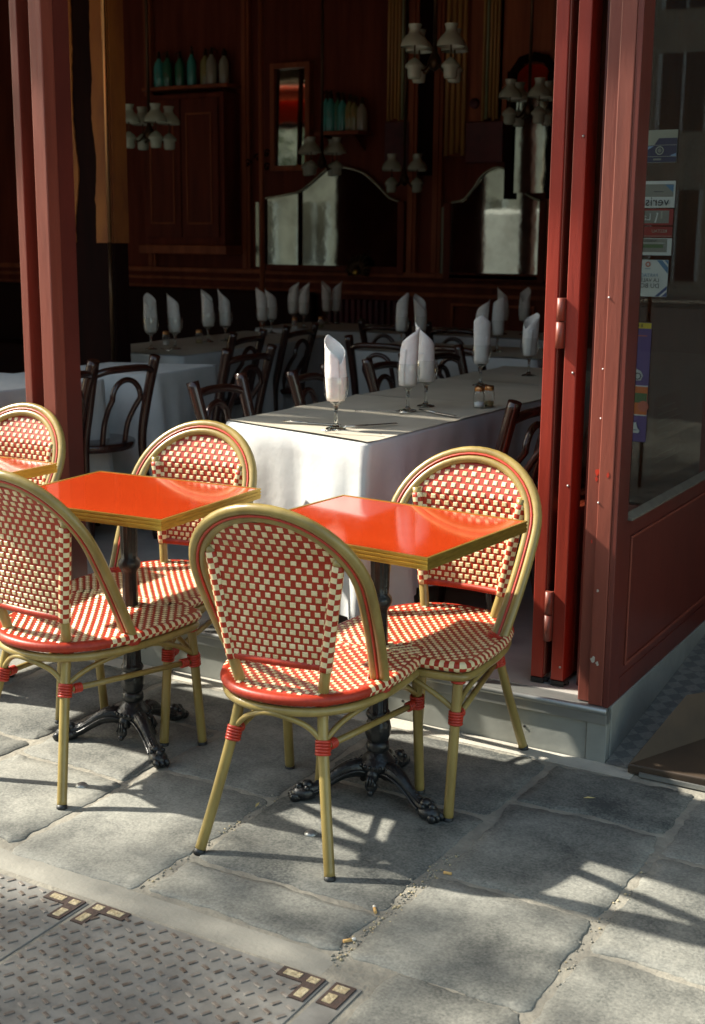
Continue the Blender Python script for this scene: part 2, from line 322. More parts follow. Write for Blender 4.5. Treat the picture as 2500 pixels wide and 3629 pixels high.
# ------------------------------------------------------------------ iron pavement covers
def covers():
    def plate(x0, x1, y0, y1, label):
        t = thing('pavement_cover', label, 'pavement cover', (x0, y0, 0), 0, 'iron covers let into the pavement')
        w, d = x1-x0, y1-y0
        p = MB(); p.box(0.004, w-.004, 0, d-.004, -.03, .002); p.build('plate', 'tread', t, bevel=.002)
        l = MB(); px = .0335; nx = int(w/px)+1; ny = int(d/px)+1
        for i in range(nx):
            for j in range(ny):
                x, y = (i+.5)*px, (j+.5)*px
                if x > w-.014 or y > d-.014: continue
                fx = min(x, w-x); fy = d-y
                if (fx < .085 and fy < .038) or (fx < .045 and fy < .105): continue
                a = radians(62) if (i+j) % 2 else radians(-22)
                T = Matrix.Translation((x, y, 0)) @ Matrix.Rotation(a, 4, 'Z')
                l.box(-.0108,.0108,-.0044,.0044,.0015,.0050,0,T)
        l.build('tread_pattern', 'lug', t, bevel=.0015)
        for side in (0, 1):
            br = MB()
            sx = (lambda x: x) if side == 0 else (lambda x: w-x)
            def bx(q, a, b, c, e, z0, z1): q.box(min(sx(a),sx(b)), max(sx(a),sx(b)), d-e, d-c, z0, z1)
            bx(br, .010,.112,.006,.040,.001,.0052); bx(br, .010,.046,.040,.098,.001,.0052)
            q = br.build('corner_bracket', 'rust', t)
            for (a,b,c,e) in ((.060,.100,.013,.033),(.018,.042,.013,.033),(.018,.038,.056,.090)): f = MB(); bx(f, a,b,c,e,.0045,.0066); f.build('gravel_fill', 'fill', q, bevel=.002)
    plate(-1.892,-1.252,1.35,2.098,'wide iron tread cover in the pavement, whole between its two seams')
    plate(-2.55,-1.896,1.35,2.088,'iron tread cover cut by the left edge, left of the long seam')
    plate(-1.248,-.62,1.20,2.098,'iron tread cover right of the others, only its rusty corner bracket showing') if False else None
    t = thing('pavement_cover', 'iron cover at the bottom edge of which mostly a rusty corner bracket shows', 'pavement cover', (-1.248,1.4,0), 0, 'iron covers let into the pavement')
    p = MB(); p.box(.004,.068,0,.70,-.03,.002); p.build('plate', 'tread', t)
    b = MB(); b.box(.010,.058,.612,.695,.001,.0052); q = b.build('corner_bracket', 'rust', t)
    f = MB(); f.box(.018,.048,.664,.686,.0045,.0066); f.build('gravel_fill', 'fill', q); f = MB(); f.box(.018,.04,.620,.652,.0045,.0066); f.build('gravel_fill', 'fill', q)
covers()
def litter():
    for i,(x,y,a,l) in enumerate(((-1.314,2.395,2.2,'cigarette butt in the wide joint, midway along the paving'),(-1.30,2.25,.9,'cigarette butt at the broken slab edge above the iron cover'),(-1.246,2.641,.2,'short orange butt where the slab corners meet'))):
        t = thing('cigarette_butt', l, 'cigarette butt', (x,y,.004), a, 'cigarette butts on the pavement')
        m = MB(); m.tube([(-.012,0,0),(.008,0,0)], .0038, 8, 0); m.build('filter', 'butt_f', t)
        if i < 2: m = MB(); m.tube([(.008,0,0),(.017,0,.0005)], .0036, 8); m.build('paper', 'butt_w', t)
    for (x,y,l) in ((-1.646,2.649,'round metal stud on the slab beside the front chair leg'),(-2.354,2.57,'round metal stud on the slab beside the left chair leg')):
        m = MB(); m.lathe([(0.0001,.010),(.010,.009),(.015,.006),(.0175,.002),(.0175,-.004)], 20); o = m.build('pavement_stud', 'steel', loc=(x,y,.003)); tag(o, l, 'stud', 'metal studs on the pavement')
    for (x,y,a,l) in ((-1.10,3.23,.5,'thin dry leaf on the dark slab at right'),(-1.86,2.72,1.8,'dry leaf scrap in the joint behind the front left leg')):
        m = MB(); m.add([(-.018,0,.006),(-.004,.004,.009),(.018,.001,.006),(-.004,-.003,.007)], [(0,3,2,1)]); o = m.build('dry_leaf', 'leaf_y', loc=(x,y,0)); o.rotation_euler[2] = a; tag(o, l, 'leaf', 'dry leaves on the pavement')
    # small stones in the open joints: nobody could count them
    m = MB(); rnd = random.Random(5)
    for k in range(420):
        c = rnd.choice((0,0,0,1,2)); 
        if c == 0: x, y = -1.283+rnd.gauss(0,.012), rnd.uniform(2.15,2.75)
        elif c == 1: x, y = -.848+rnd.gauss(0,.012), rnd.uniform(2.3,3.0)
        else: x, y = -1.845+rnd.gauss(0,.008), rnd.uniform(2.2,2.8)
        r = rnd.uniform(.0012,.0042); m.ball((x,y,-.001+r*.4), r, 6, rnd.choice((0,0,1)), (1,rnd.uniform(.7,1.3),.7))
    o = m.build('gravel', ['mortar','fill']); tag(o, None, None, kind='stuff')
litter()

# ------------------------------------------------------------------ rattan bistro chair
HW, HB, ZE, YE, ZA, YA = .247, .219, .385, 0.0, .912, -.298
def hoop(off, zoff=0, n=26):
    L = hypot(ZA-ZE, YA-YE); R = HW-off; s0 = L-HW; pts = []
    for i in range(12):
        t = i/12; pts.append(((HB-off)+(HW-HB)*sin(t*pi/2), s0*t))
    for i in range(n+1):
        a = pi*i/n; pts.append((R*cos(a), s0+R*sin(a)))
    for i in range(11,-1,-1):
        t = i/12; pts.append((-((HB-off)+(HW-HB)*sin(t*pi/2)), s0*t))
    ny, nz = (ZA-ZE)/L, -(YA-YE)/L        # normal of the hoop plane (points forward/up)
    return [(x, YE+(YA-YE)*q/L+ny*zoff, ZE+(ZA-ZE)*q/L+nz*zoff) for x,q in pts]
def hoop_half(z, off):
    L = hypot(ZA-ZE, YA-YE); q = (z-ZE)/(ZA-ZE)*L; s0 = L-HW; R = HW-off
    if q <= s0: return (HB-off)+(HW-HB)*sin(max(0,q/s0)*pi/2)
    d = q-s0; return sqrt(max(0, R*R-d*d))
def seat_outline(sc=1.0, n=64):
    ctrl = [(-.20,.262),(-.10,.274),(0,.277),(.10,.274),(.20,.262),(.228,.235),(.232,.15),(.229,.05),(.212,-.06),(.172,-.155),(.10,-.222),(0,-.243),(-.10,-.222),(-.172,-.155),(-.212,-.06),(-.229,.05),(-.232,.15),(-.228,.235)]
    p = catmull([(x*sc, (y-.01)*sc+.01, 0) for x,y in ctrl], 5, True); return p
def inside(poly, x, y):
    c = False; n = len(poly)
    for i in range(n):
        a, b = poly[i], poly[i-1]
        if (a.y > y) != (b.y > y) and x < (b.x-a.x)*(y-a.y)/(b.y-a.y)+a.x: c = not c
    return c
def make_bistro(label):
    t = thing('bistro_chair', label, 'chair', (0,0,0), 0, 'red and cream woven bistro chairs on the terrace')
    # seat : red sheet, cream pads, checked rim
    out = seat_outline(.955); rim = seat_outline(1.0); sj = random.Random(4); m = MB()
    zs = lambda x,y: .436-.010*(1-min(1,(x*x+y*y)/.05))
    n = len(out); o = len(m.v); cs = [(1.025,0),(.8,0),(.6,0),(.4,0),(.2,0),(.04,0)]
    for sc,_ in cs:
        for p in out: m.v.append((p.x*sc, p.y*sc, zs(p.x*sc, p.y*sc)))
    for a in range(5):
        for k in range(n): m.f.append([o+a*n+k, o+a*n+(k+1) % n, o+(a+1)*n+(k+1) % n, o+(a+1)*n+k]); m.m.append(0); m.sm.append(True)
    m.f.append([o+5*n+k for k in range(n)]); m.m.append(0); m.sm.append(True)
    # underside
    m.add([(p.x*.95,p.y*.95,.412) for p in out], [list(range(n))[::-1]], 0)
    a = .0127
    inn = seat_outline(.955)
    for i in range(-19,20):
        for j in range(-22,24):
            if (i+j) % 2: continue
            x, y = i*a*1.06, j*a*1.32
            if not inside(inn, x, y): continue
            hx, hy = a*.47*sj.uniform(.92,1.06), a*.46*sj.uniform(.92,1.06); z = zs(x,y)
            m.add([(x-hx,y-hy,z),(x+hx,y-hy,z),(x+hx,y+hy,z),(x-hx,y+hy,z),(x-hx*.7,y-hy*.6,z+.0022),(x+hx*.7,y-hy*.6,z+.0022),(x+hx*.7,y+hy*.6,z+.0022),(x-hx*.7,y+hy*.6,z+.0022)],
                  [(0,1,5,4),(1,2,6,5),(2,3,7,6),(3,0,4,7),(4,5,6,7)], sj.choice((1,1,1,2)))
    m.build('seat', ['cane_red','cane_cream','cane_worn'], t)
    # rim: resample outline so that one segment is one strand
    L = [0]; R = rim+[rim[0]]
    for p,q in zip(R, R[1:]): L.append(L[-1]+(q-p).length)
    N = 4*int(L[-1]/.0066/4); rp = []
    for k in range(N):
        d = L[-1]*k/N; i = max(j for j in range(len(L)-1) if L[j] <= d); f = (d-L[i])/(L[i+1]-L[i]); p = R[i].lerp(R[i+1], f); rp.append((p.x*.985, p.y*.985, .4225))
    mf = lambda i,k: (1 if (((i//2)+(k//2)) % 2 == 0 and k % 8 not in (2,3)) else 0) if rp[i][1] > -.10 else 0
    r = MB(); r.tube(rp, [.0138+(.0012 if i % 2 else 0) for i in range(N)], 8, closed=True, mfun=mf); r.build('seat_rim', ['cane_red','cane_cream'], t)
    fr = MB(); fr.tube([(p.x*.97,p.y*.97,.393) for p in seat_outline(1.0)], .0118, 10, closed=True); fr.build('seat_frame', 'bamboo', t)
    # legs
    REAR = [(.18,-.285,0),(.149,-.240,.16),(.120,-.196,.33),(.113,-.180,.42),(.128,-.196,.505),(.150,-.209,.64),(.170,-.222,.785)]
    FRONT = [(.201,.283,0),(.2005,.262,.19),(.200,.240,.385),(.199,.235,.405)]
    for sx in (-1,1):
        for path, rad in ((REAR,.0138),(FRONT,.0138)):
            l = MB(); p = catmull([(x*sx,y,z) for x,y,z in path], 5); l.tube(p, rad, 12)
            lo = l.build('leg', 'bamboo', t)
            k = MB(); v = (Vector(p[1])-Vector(p[0])).normalized(); a0 = Vector(p[0]); k.tube([a0-v*.004, a0+v*.012], .0148, 12); k.build('rubber_foot', 'rubber', lo)
    # hoop : two tubes with a cord between, front and back
    h = MB(); h.tube(hoop(.0138), .0138, 12); h.tube(hoop(.0395), .0122, 12); h.build('hoop', 'bamboo', t)
    cd = MB(); cd.tube(hoop(.0272, .0095), .0040, 6); cd.tube(hoop(.0272, -.0095), .0040, 6); cd.build('cord', 'cord', t)
    # woven backrest
    yb = lambda z: -.197-(z-.505)*.0926 if z < .775 else -.222-(z-.775)*.53
    xw = lambda z: .128+(z-.505)/.27*.042 if z < .775 else .170
    def half(z):
        w = xw(z)
        if z > .74: w = min(w, max(0,hoop_half(z, .046)))
        return w
    wj = random.Random(11); b = MB(); Z = [.512+.0160*k for k in range(23)]; Z = [z for z in Z if z < .872]; nu = 12
    bow = lambda x,z: -.010*(1-(x/.17)**2)
    for side in (0,1):
        o = len(b.v); dy = .0025 if side == 0 else -.0025
        for z in Z:
            for k in range(nu+1):
                u = -1+2*k/nu; x = u*half(z); b.v.append((x, yb(z)+bow(x,z)+dy, z))
        for i in range(len(Z)-1):
            for k in range(nu): b.f.append([o+i*(nu+1)+k, o+i*(nu+1)+k+1, o+(i+1)*(nu+1)+k+1, o+(i+1)*(nu+1)+k]); b.m.append(0); b.sm.append(True)
        sg = 1 if side == 0 else -1
        for i,z in enumerate([.517+.0176*k for k in range(22)]):
            for j in range(-14,15):
                if (i+j) % 2: continue
                x = j*.0130*(xw(z)/.152)
                if abs(x)+.006 > half(z)-.002 or z > .862: continue
                x += wj.uniform(-.0008,.0008); z_ = z; z = z+wj.uniform(-.0008,.0008); hx, hz = .0074*wj.uniform(.92,1.06), .0064*wj.uniform(.92,1.08); y0 = lambda xx,zz: yb(zz)+bow(xx,zz)+dy
                q = [(x-hx,z-hz),(x+hx,z-hz),(x+hx,z+hz),(x-hx,z+hz)]; q2 = [(x-hx*.7,z-hz*.7),(x+hx*.7,z-hz*.7),(x+hx*.7,z+hz*.7),(x-hx*.7,z+hz*.7)]
                z = z_
                b.add([(p[0],y0(*p),p[1]) for p in q]+[(p[0],y0(*p)+sg*.0028,p[1]) for p in q2], [(0,1,5,4),(1,2,6,5),(2,3,7,6),(3,0,4,7),(4,5,6,7)], wj.choice((1,1,1,2)))
    b.build('backrest', ['cane_red','cane_cream','cane_worn'], t)
    for sx in (-1,1):
        w = MB(); pp = [Vector((sx*(.126+(z-.5)/.275*.043), -.1955-(z-.5)*.0955, z)) for z in [.497+.0136*k for k in range(21)]]
        w.tube(pp, [.0168]*len(pp), 12, mfun=lambda i,k: 1 if (i+k//2) % 2 == 0 else 0); w.build('wrapped_post', ['cane_red','cane_cream'], t)
    ba = MB(); N = 60; ba.tube([(-.126+.252*k/N, -.197-.010*(1-(2*k/N-1)**2), .506) for k in range(N+1)], [.0105+(.0011 if k % 2 else 0) for k in range(N+1)], 8); ba.build('lower_rail', 'cane_red', t)
    # curved braces and stretchers
    def at(path, z, sx):
        p = catmull([(x*sx,y,q) for x,y,q in path], 8); return min(p, key=lambda v: abs(v.z-z))
    corner = {('r',-1):at(REAR,.315,-1),('r',1):at(REAR,.315,1),('f',-1):at(FRONT,.30,-1),('f',1):at(FRONT,.30,1)}
    def brace(a, bq, bulge, top=.382):
        a, bq = Vector(a), Vector(bq); mid = (a+bq)/2+Vector(bulge); mid.z = top
        d = (bq-a)
        p = catmull([a, a.lerp(bq,.16)+Vector(bulge)*.25+Vector((0,0,.040)), mid-d*.10, mid+d*.10, a.lerp(bq,.84)+Vector(bulge)*.25+Vector((0,0,.040)), bq], 5)
        q = MB(); q.tube(p, .0075, 8); q.build('curved_brace', 'bamboo', t)
    brace(corner[('r',-1)], corner[('r',1)], (0,-.038,0)); brace(corner[('f',-1)], corner[('f',1)], (0,.012,0))
    for sx in (-1,1):
        brace(corner[('r',sx)], corner[('f',sx)], (sx*.045,0,0))
        q = MB(); a, bq = corner[('r',sx)], corner[('f',sx)]; q.tube([Vector(a)+Vector((0,0,-.012)), Vector(bq)+Vector((0,0,-.022))], .0088, 8); q.build('stretcher', 'bamboo', t)
    # red cane bindings
    def ringset(c, d, r, n, pitch=.0075):
        q = MB(); c = Vector(c); d = Vector(d).normalized(); e = d.orthogonal().normalized(); f = d.cross(e)
        for i in range(n):
            o = c+d*((i-(n-1)/2)*pitch); q.tube([o+e*(cos(2*pi*k/14)*r)+f*(sin(2*pi*k/14)*r) for k in range(14)], .0042, 6, closed=True)
        q.build('binding', 'cord', t)
    for sx in (-1,1):
        a, f = corner[('r',sx)], corner[('f',sx)]
        ringset(Vector(a)+Vector((0,0,-.012)), (-.27*sx*.35,.27,1), .0165, 5); ringset(Vector(f)+Vector((0,0,-.018)), (0,-.1,1), .0165, 5)
        d = Vector(f)-Vector(a); ringset(Vector(a)+Vector((0,0,-.013))+d*.085, d, .0100, 4, .006); ringset(Vector(f)+Vector((0,0,-.021))-d*.085, d, .0100, 4, .006)
        ringset((.1135*sx,-.181,.392), (0,.1,1), .0158, 4, .0065); ringset((.199*sx,.237,.388), (0,-.1,1), .0165, 4)
        e = Vector(hoop(.027)[1 if sx > 0 else -2]); ringset(e+Vector((0,-.006,.010)), (sx*.4,-.5,.85), .0300, 3, .007)
    return t
LOCS = [
 ((-1.690,2.725,0), radians(7), 'nearest woven bistro chair, seen from behind with its whole curved back in view'),
 ((-2.468,2.728,0), radians(-3), 'woven bistro chair seen from behind and cut by the left edge, beside the nearest chair'),
 ((-1.578,3.190,0), radians(180), 'woven bistro chair facing us at the table by the red folding doors'),
 ((-2.560,3.200,0), radians(183), 'woven bistro chair facing us beyond the left red table, before the long white table'),
 ((-3.390,3.210,0), radians(181), 'woven bistro chair facing us at the far left edge behind the cropped red table'),
]
chair0 = make_bistro(LOCS[0][2]); chair0.location = LOCS[0][0]; chair0.rotation_euler[2] = LOCS[0][1]
for l, r, s in LOCS[1:]: dup(chair0, s, l, r)

# ------------------------------------------------------------------ red bistro table
def make_table(label, w, d, turn):
    t = thing('bistro_table', label, 'table', (0,0,0), 0, 'red topped bistro tables on the terrace')
    x, y = w/2, d/2; H = .7735
    m = MB(); m.box(-x+.006,x-.006,-y+.006,y-.006,H-.018,H-.0005); m.build('tabletop', 'laminate', t)
    e = MB()
    for (z0,z1,o) in ((-.0035,.001,.0),(-.0085,-.0035,-.0016),(-.0135,-.0085,.0),(-.0185,-.0135,-.0016),(-.0235,-.0185,.0),(-.030,-.0235,-.001)):
        X, Y = x+o, y+o; i = .0075; z0 += H; z1 += H
        e.box(-X,X,-Y,-y+i,z0,z1); e.box(-X,X,y-i,Y,z0,z1); e.box(-X,-x+i,-y+i,y-i,z0,z1); e.box(x-i,X,-y+i,y-i,z0,z1)
    e.build('edge_trim', 'brass', t)
    u = MB(); u.box(-x+.008,x-.008,-y+.008,y-.008,H-.030,H-.019); u.box(-.15,.15,-.03,.03,H-.040,H-.0305); u.box(-.03,.03,-.15,-.0305,H-.040,H-.0305); u.box(-.03,.03,.0305,.15,H-.040,H-.0305); u.build('underside', 'black_wood', t)
    c = MB(); flute = lambda a,z: 1+.075*cos(12*a) if (.25 < z < .53 or .585 < z < .715) else 1
    c.lathe([(.0001,.7332),(.045,.733),(.034,.722),(.025,.71),(.0235,.60),(.0245,.58),(.032,.572),(.034,.560),(.031,.550),(.026,.543),(.022,.53),(.0245,.30),(.026,.252),(.032,.246),(.0345,.238),(.031,.230),(.026,.226)], 48, rfun=flute); c.build('column', 'iron', t)
    u2 = MB(); leafy = lambda a,z: 1+.07*abs(cos(4*a)); u2.lathe([(.024,.228),(.031,.218),(.0345,.200),(.0335,.182),(.028,.166),(.025,.162)], 40, rfun=leafy); u2.lathe([(.024,.163),(.030,.160),(.0325,.150),(.0325,.140),(.029,.134),(.027,.132)], 28); u2.build('urn', 'iron', t)
    b = MB(); b.lathe([(.026,.133),(.033,.125),(.042,.112),(.050,.104),(.054,.098),(.053,.088),(.044,.078),(.038,.066),(.0001,.062)], 28)
    for k in range(22): b.ball((.0535*cos(2*pi*k/22),.0535*sin(2*pi*k/22),.099), .0062, 6)
    b.build('base', 'iron', t)
    for k in range(3):
        a = turn+k*2*pi/3; R = Matrix.Rotation(a, 4, 'Z'); l = MB()
        p = catmull([(.030,0,.078),(.062,0,.086),(.098,0,.076),(.135,0,.053),(.168,0,.034),(.195,0,.028)], 6)
        rr = [.0215+.003*sin(i*.25)-.00018*i for i in range(len(p))]
        l.tube(p, rr, 12, sy=1.15)
        for i in range(4, len(p)-5, 2): l.ball((p[i].x, 0, p[i].z+rr[i]*.97), .0068, 6, sc=(1.2,.8,.9))
        for q in (-1,1):
            l.tube([(v.x, q*rr[i]*1.08, v.z-.002) for i,v in enumerate(p) if i < len(p)-3], .0045, 6)
            l.tube([(v.x, q*rr[i]*.75, v.z+rr[i]*.66) for i,v in enumerate(p) if 2 < i < len(p)-3], .0028, 5)
        l.ball((.205,0,.022), .024, 14, sc=(1.6,1.15,.92)); l.ball((.196,0,.044), .0155, 10, sc=(1.1,1.15,1)); l.ball((.220,0,.040), .012, 8)
        for q in (-1,0,1): l.ball((.231,q*.015,.015), .0135, 8, sc=(1.35,.75,1.05)); l.ball((.200,q*.017,.040), .0085, 8)
        l.v = [tuple(R @ Vector(v)) for v in l.v]; l.build('leg', 'iron', t)
        q = MB(); R2 = Matrix.Rotation(a+pi/3, 4, 'Z')
        q.ball((.046,0,.072), .019, 10, sc=(.7,1,1.2)); q.ball((.055,0,.048), .018, 10, sc=(.7,1.05,1.1)); q.ball((.060,0,.030), .0105, 8)
        for j in (-1,0,1): q.tube([(.058,j*.006,.078),(.068,j*.010,.050)], .0035, 6)
        q.v = [tuple(R2 @ Vector(v)) for v in q.v]; q.build('shell_ornament', 'iron', t)
    return t
for l, x, y, r, turn in (('red topped bistro table by the folding doors, a chair at its front and back',-1.620,2.957,-4.5,105),('red topped bistro table left of the nearest chair',-2.448,2.914,3,86),('red topped bistro table cropped by the left edge, only a corner in view',-3.277,2.930,0,70)):
    tb = make_table(l, .606, .515, radians(turn)); tb.location = (x,y,0); tb.rotation_euler[2] = radians(r)

# ------------------------------------------------------------------ threshold, interior floor, building shell
FL = .172
def shell():
    f = MB(); f.box(-10,-1.18,3.56,8.62,-.05,FL); tag(f.build('floor', 'int_floor'), None, None, kind='structure')
    s = thing('door_step', 'grey metal step under the open shopfront, screw holes along its front', 'step', (0,3.5,0))
    r = MB()
    for (a,b) in ((-9.9,-5.0),(-4.995,-3.4),(-3.395,-2.30),(-2.295,-1.213)): r.box(a,b,.004,.03,-.02,.118)
    r.build('riser_panel', 'zinc', s, bevel=.001)
    sc = MB()
    for x in [-3.3+.21*k for k in range(10)]: sc.tube([(x,.0052,.062),(x,.001,.062)], .0042, 8)
    sc.build('screw_hole', 'dark', s)
    p = MB(); p.box(-1.211,-1.150,-.002,.03,-.02,.125); p.build('end_post', 'zinc', s, bevel=.002)
    e = MB(); e.tube([(-9.9,-.004,.160),(-1.15,-.004,.160)], .011, 10); e.box(-9.9,-1.150,-.008,.028,.120,.158); e.box(-9.9,-1.165,.0,.085,.155,.170); e.build('edge_strip', 'steel', s, bevel=.002)
    # side plinth in the entrance
    pl = MB(); pl.box(-1.190,-1.148,3.534,5.2,-.02,.168); pl.build('side_plinth', 'zinc', None, bevel=.002); tag(bpy.data.objects['side_plinth'], 'grey metal plinth under the maroon entrance frontage', 'plinth')
    # sloping mosaic in the entrance
    m = MB(); n = 14
    m.add([(-1.147,3.49,.003),(1.2,3.49,.003),(1.2,5.2,.19),(-1.147,5.2,.19)], [(0,1,2,3)]); tag(m.build('entrance_floor', 'mosaic'), None, None, kind='structure')
    # walls
    w = MB(); w.box(-10,-1.17,8.60,8.8,0,4.0); tag(w.build('back_wall', 'wood_wall'), None, None, kind='structure')
    w = MB(); w.box(-10.2,-10,3.5,8.8,0,4.0); tag(w.build('side_wall', 'wood_wall'), None, None, kind='structure')
    w = MB(); w.box(-1.17,-1.0,5.2,8.8,0,4.0); w.box(-1.0,1.2,5.2,5.35,0,3.2); tag(w.build('inner_wall', 'wood_wall'), None, None, kind='structure')
    w = MB(); w.box(-10.2,1.5,3.95,8.8,4.0,4.15); w.box(-1.15,1.5,3.95,5.3,3.21,3.35); tag(w.build('ceiling', 'ceiling'), None, None, kind='structure')
    w = MB(); w.box(-14,3,3.52,3.94,3.5,11); w.box(1.2,3,3.5,5.35,0,3.499); w.box(-14,-10.21,3.5,3.9,0,3.499); tag(w.build('facade', 'stone_wall'), None, None, kind='structure')
shell()
w = MB(); w.box(-10.2,1.19,3.53,3.60,3.002,3.06); tag(w.build('transom_bar', 'maroon', bevel=.003), 'maroon transom bar running above the door leaves', 'transom')
# awning rolled above the opening
def awning():
    t = thing('awning', 'orange red awning rolled above the shopfront, caught in the mirrors', 'awning', (0,3.5,0))
    m = MB(); m.tube([(-9.8,-.12,3.46),(1.1,-.12,3.46)], .10, 14); m.build('roll', 'awning', t)
    v = MB(); n = 120
    for i in range(n):
        a, b = -9.8+10.9*i/n, -9.8+10.9*(i+1)/n; v.quad((a,-.225,3.42),(b,-.225,3.42),(b,-.225,3.02+.03*abs(sin(i+1.))),(a,-.225,3.02+.03*abs(sin(i+0.))))
    v.build('valance', 'awning', t, solid=.004)
awning()

# ------------------------------------------------------------------ shopfront: corner post, leaves, left post, side glazing
def shopfront():
    t = thing('corner_post', 'salmon red painted corner post right of the folding doors, two stepped boards', 'door post', (0,0,0))
    m = MB(); m.box(-1.252,-1.214,3.520,3.62,FL,3.0); m.build('inner_board', 'post_paint', t, bevel=.003)
    m = MB(); m.box(-1.2135,-1.170,3.504,3.60,.171,3.0); m.build('outer_board', 'post_paint', t, bevel=.003)
    m = MB()
    for z in (.78,1.02,1.36,.62,1.16): m.ball((-1.225+.03*((z*7) % 1),3.518 if (z*7) % 1 < .35 else 3.503,z), .0028, 6)
    m.build('screw', 'white_paint', t)
    rc = random.Random(8)
    for (x,z,r) in ((-1.222,.865,.010),(-1.186,.862,.006),(-1.226,.845,.005),(-1.231,.66,.004),(-1.205,.31,.009),(-1.190,.30,.006),(-1.20,.52,.004)):
        m = MB(); yy = 3.5195 if x < -1.2135 else 3.5035; n = 9
        m.prism([(x+r*rc.uniform(.4,1.2)*cos(2*pi*k/n), z+r*rc.uniform(.6,1.6)*sin(2*pi*k/n)) for k in range(n)], 'y', yy-.0006, yy+.0004); m.build('paint_chip', 'cord' if z > .6 else 'pale_cement', t)
    # folding leaves seen edge-on
    def leaf(x0, x1, y0, label, side):
        t = thing('folding_door', label, 'door', (0,0,0), 0, 'red folding door leaves stacked at the right')
        m = MB(); m.box(x0,x1,y0,y0+.085,FL+.018,3.0); m.box(x0,x1,y0+.50,y0+.585,FL+.018,3.0); m.box(x0,x1,y0+.0855,y0+.4995,FL+.018,.72); m.box(x0,x1,y0+.0855,y0+.4995,2.9,3.0); m.build('leaf_frame', 'red_paint', t, bevel=.003)
        g = MB(); g.box((x0+x1)/2-.003,(x0+x1)/2+.003,y0+.086,y0+.499,.721,2.899); g.build('glass', 'pane', t)
        b = MB(); b.box(x0+.002,x1+.004,y0-.004,y0+.01,FL+.003,FL+.0175); b.tube([(x0,y0+.02,FL+.009),(x1+.012,y0+.02,FL+.009)], .006, 8); b.build('bottom_roller', 'dark', t)
        return t
    a = leaf(-1.436,-1.397,3.600,'bright red folding door leaf seen edge-on, left one beside the white table',0)
    b = leaf(-1.370,-1.330,3.600,'red folding door leaf seen edge-on, between the other leaf and the corner post',1)
    h = MB()
    for (z0,z1) in ((1.205,1.35),(.315,.47)):
        mz = (z0+z1)/2+.005; h.tube([(-1.3835,3.594,z0),(-1.3835,3.594,mz-.002)], .0125, 12); h.tube([(-1.3835,3.594,mz+.002),(-1.3835,3.594,z1)], .0118, 12)
        h.box(-1.3965,-1.3705,3.601,3.605,z0,z1)
    h.build('hinge', 'post_paint', b)
    s = MB()
    for z in (1.80,1.135,.80,.235): s.ball((-1.340,3.599,z), .0042, 8)
    s.build('screw', 'steel', b)
    s = MB()
    s.box(-1.3965,-1.3925,3.606,3.62,FL+.03,3.0); s.build('edge_bead', 'post_paint', a)
    # jamb fillet between leaf two and corner post
    t = thing('door_jamb', 'dark maroon jamb between the leaves and the corner post', 'door jamb')
    m = MB(); m.box(-1.30,-1.2525,3.64,3.72,FL,3.0); m.build('jamb', 'maroon', t)
    # left post
    t = thing('door_post', 'salmon red door post standing at the left edge of the opening', 'door post')
    m = MB(); m.box(-3.318,-3.262,3.50,3.56,FL,3.0); m.build('front_board', 'post_paint', t, bevel=.003)
    m = MB(); m.box(-3.317,-3.264,3.5605,3.640,FL,3.0); m.build('return_board', 'maroon', t)
    t = thing('folding_door', 'red folding door leaf folded back behind the left door post', 'door', (0,0,0), 0, 'red folding door leaves stacked at the left')
    m = MB(); m.box(-3.475,-3.440,3.57,3.64,FL+.01,3.0); m.build('hanging_stile', 'post_paint', t, bevel=.003)
    m = MB(); m.box(-3.98,-3.4755,3.585,3.61,2.6,2.9); m.build('top_rail', 'post_paint', t)
    for x in (-5.65,-7.9):
        m = MB(); m.box(x-.07,x+.07,3.5,3.62,FL,3.0); o = m.build('door_post', 'post_paint'); tag(o, 'red door post further along the shopfront, '+('next left of the near one' if x > -6 else 'farthest left'), 'door post', 'door posts further left along the shopfront')
    t = thing('mirror_blocker', 'added red panel farther left along the shopfront, keeping the bright street out of the mirrors', 'blocking panel'); m = MB(); m.box(-8.05,-6.15,3.60,3.66,FL,2.999); m.build('panel', 'maroon', t)  # added unseen panel, hides the bright street from the mirrors
    m = MB()
    for x in (-7.6,-7.1,-6.6): m.box(x-.01,x+.01,3.59,3.5995,FL,2.999)
    m.build('moulding', 'post_paint', t)
    # side frontage in the entrance, plane x = -1.15
    t = thing('glazed_frontage', 'maroon glazed frontage receding into the entrance, glass above a moulded panel', 'shopfront')
    m = MB(); m.box(-1.1695,-1.152,3.506,3.60,.168,3.0); m.box(-1.169,-1.150,4.62,4.72,.168,3.2); m.box(-1.169,-1.152,3.6005,4.6195,.168,.235); m.box(-1.169,-1.154,3.6005,4.6195,.2355,.715); m.box(-1.169,-1.152,3.6005,4.6195,2.72,3.0); m.box(-1.169,-1.150,4.7205,5.2,.168,3.2)
    m.build('frame', 'maroon', t, bevel=.002)
    m = MB()
    for (y0,y1,z0,z1) in ((3.64,4.58,.262,.272),(3.64,4.58,.655,.663),(3.64,3.648,.2725,.6545),(4.572,4.58,.2725,.6545)): m.box(-1.1535,-1.148,y0,y1,z0,z1)
    m.build('moulding', 'post_paint', t, bevel=.0015)
    m = MB(); m.prism([(-1.172,.716),(-1.138,.716),(-1.138,.722),(-1.160,.738),(-1.172,.738)], 'y', 3.6005, 4.6195); m.build('sill', 'sill_grey', t, bevel=.0015)
    m = MB(); m.box(-1.163,-1.158,3.6005,4.6195,.7385,2.7195); m.build('pane', 'side_pane', t)
    # entrance door in the recess: its posters show mirrored in the side pane
    t = thing('entrance_door', 'glazed entrance door in the recess, posters stuck on its glass, mirrored in the side window', 'door', (0,4.62,0))
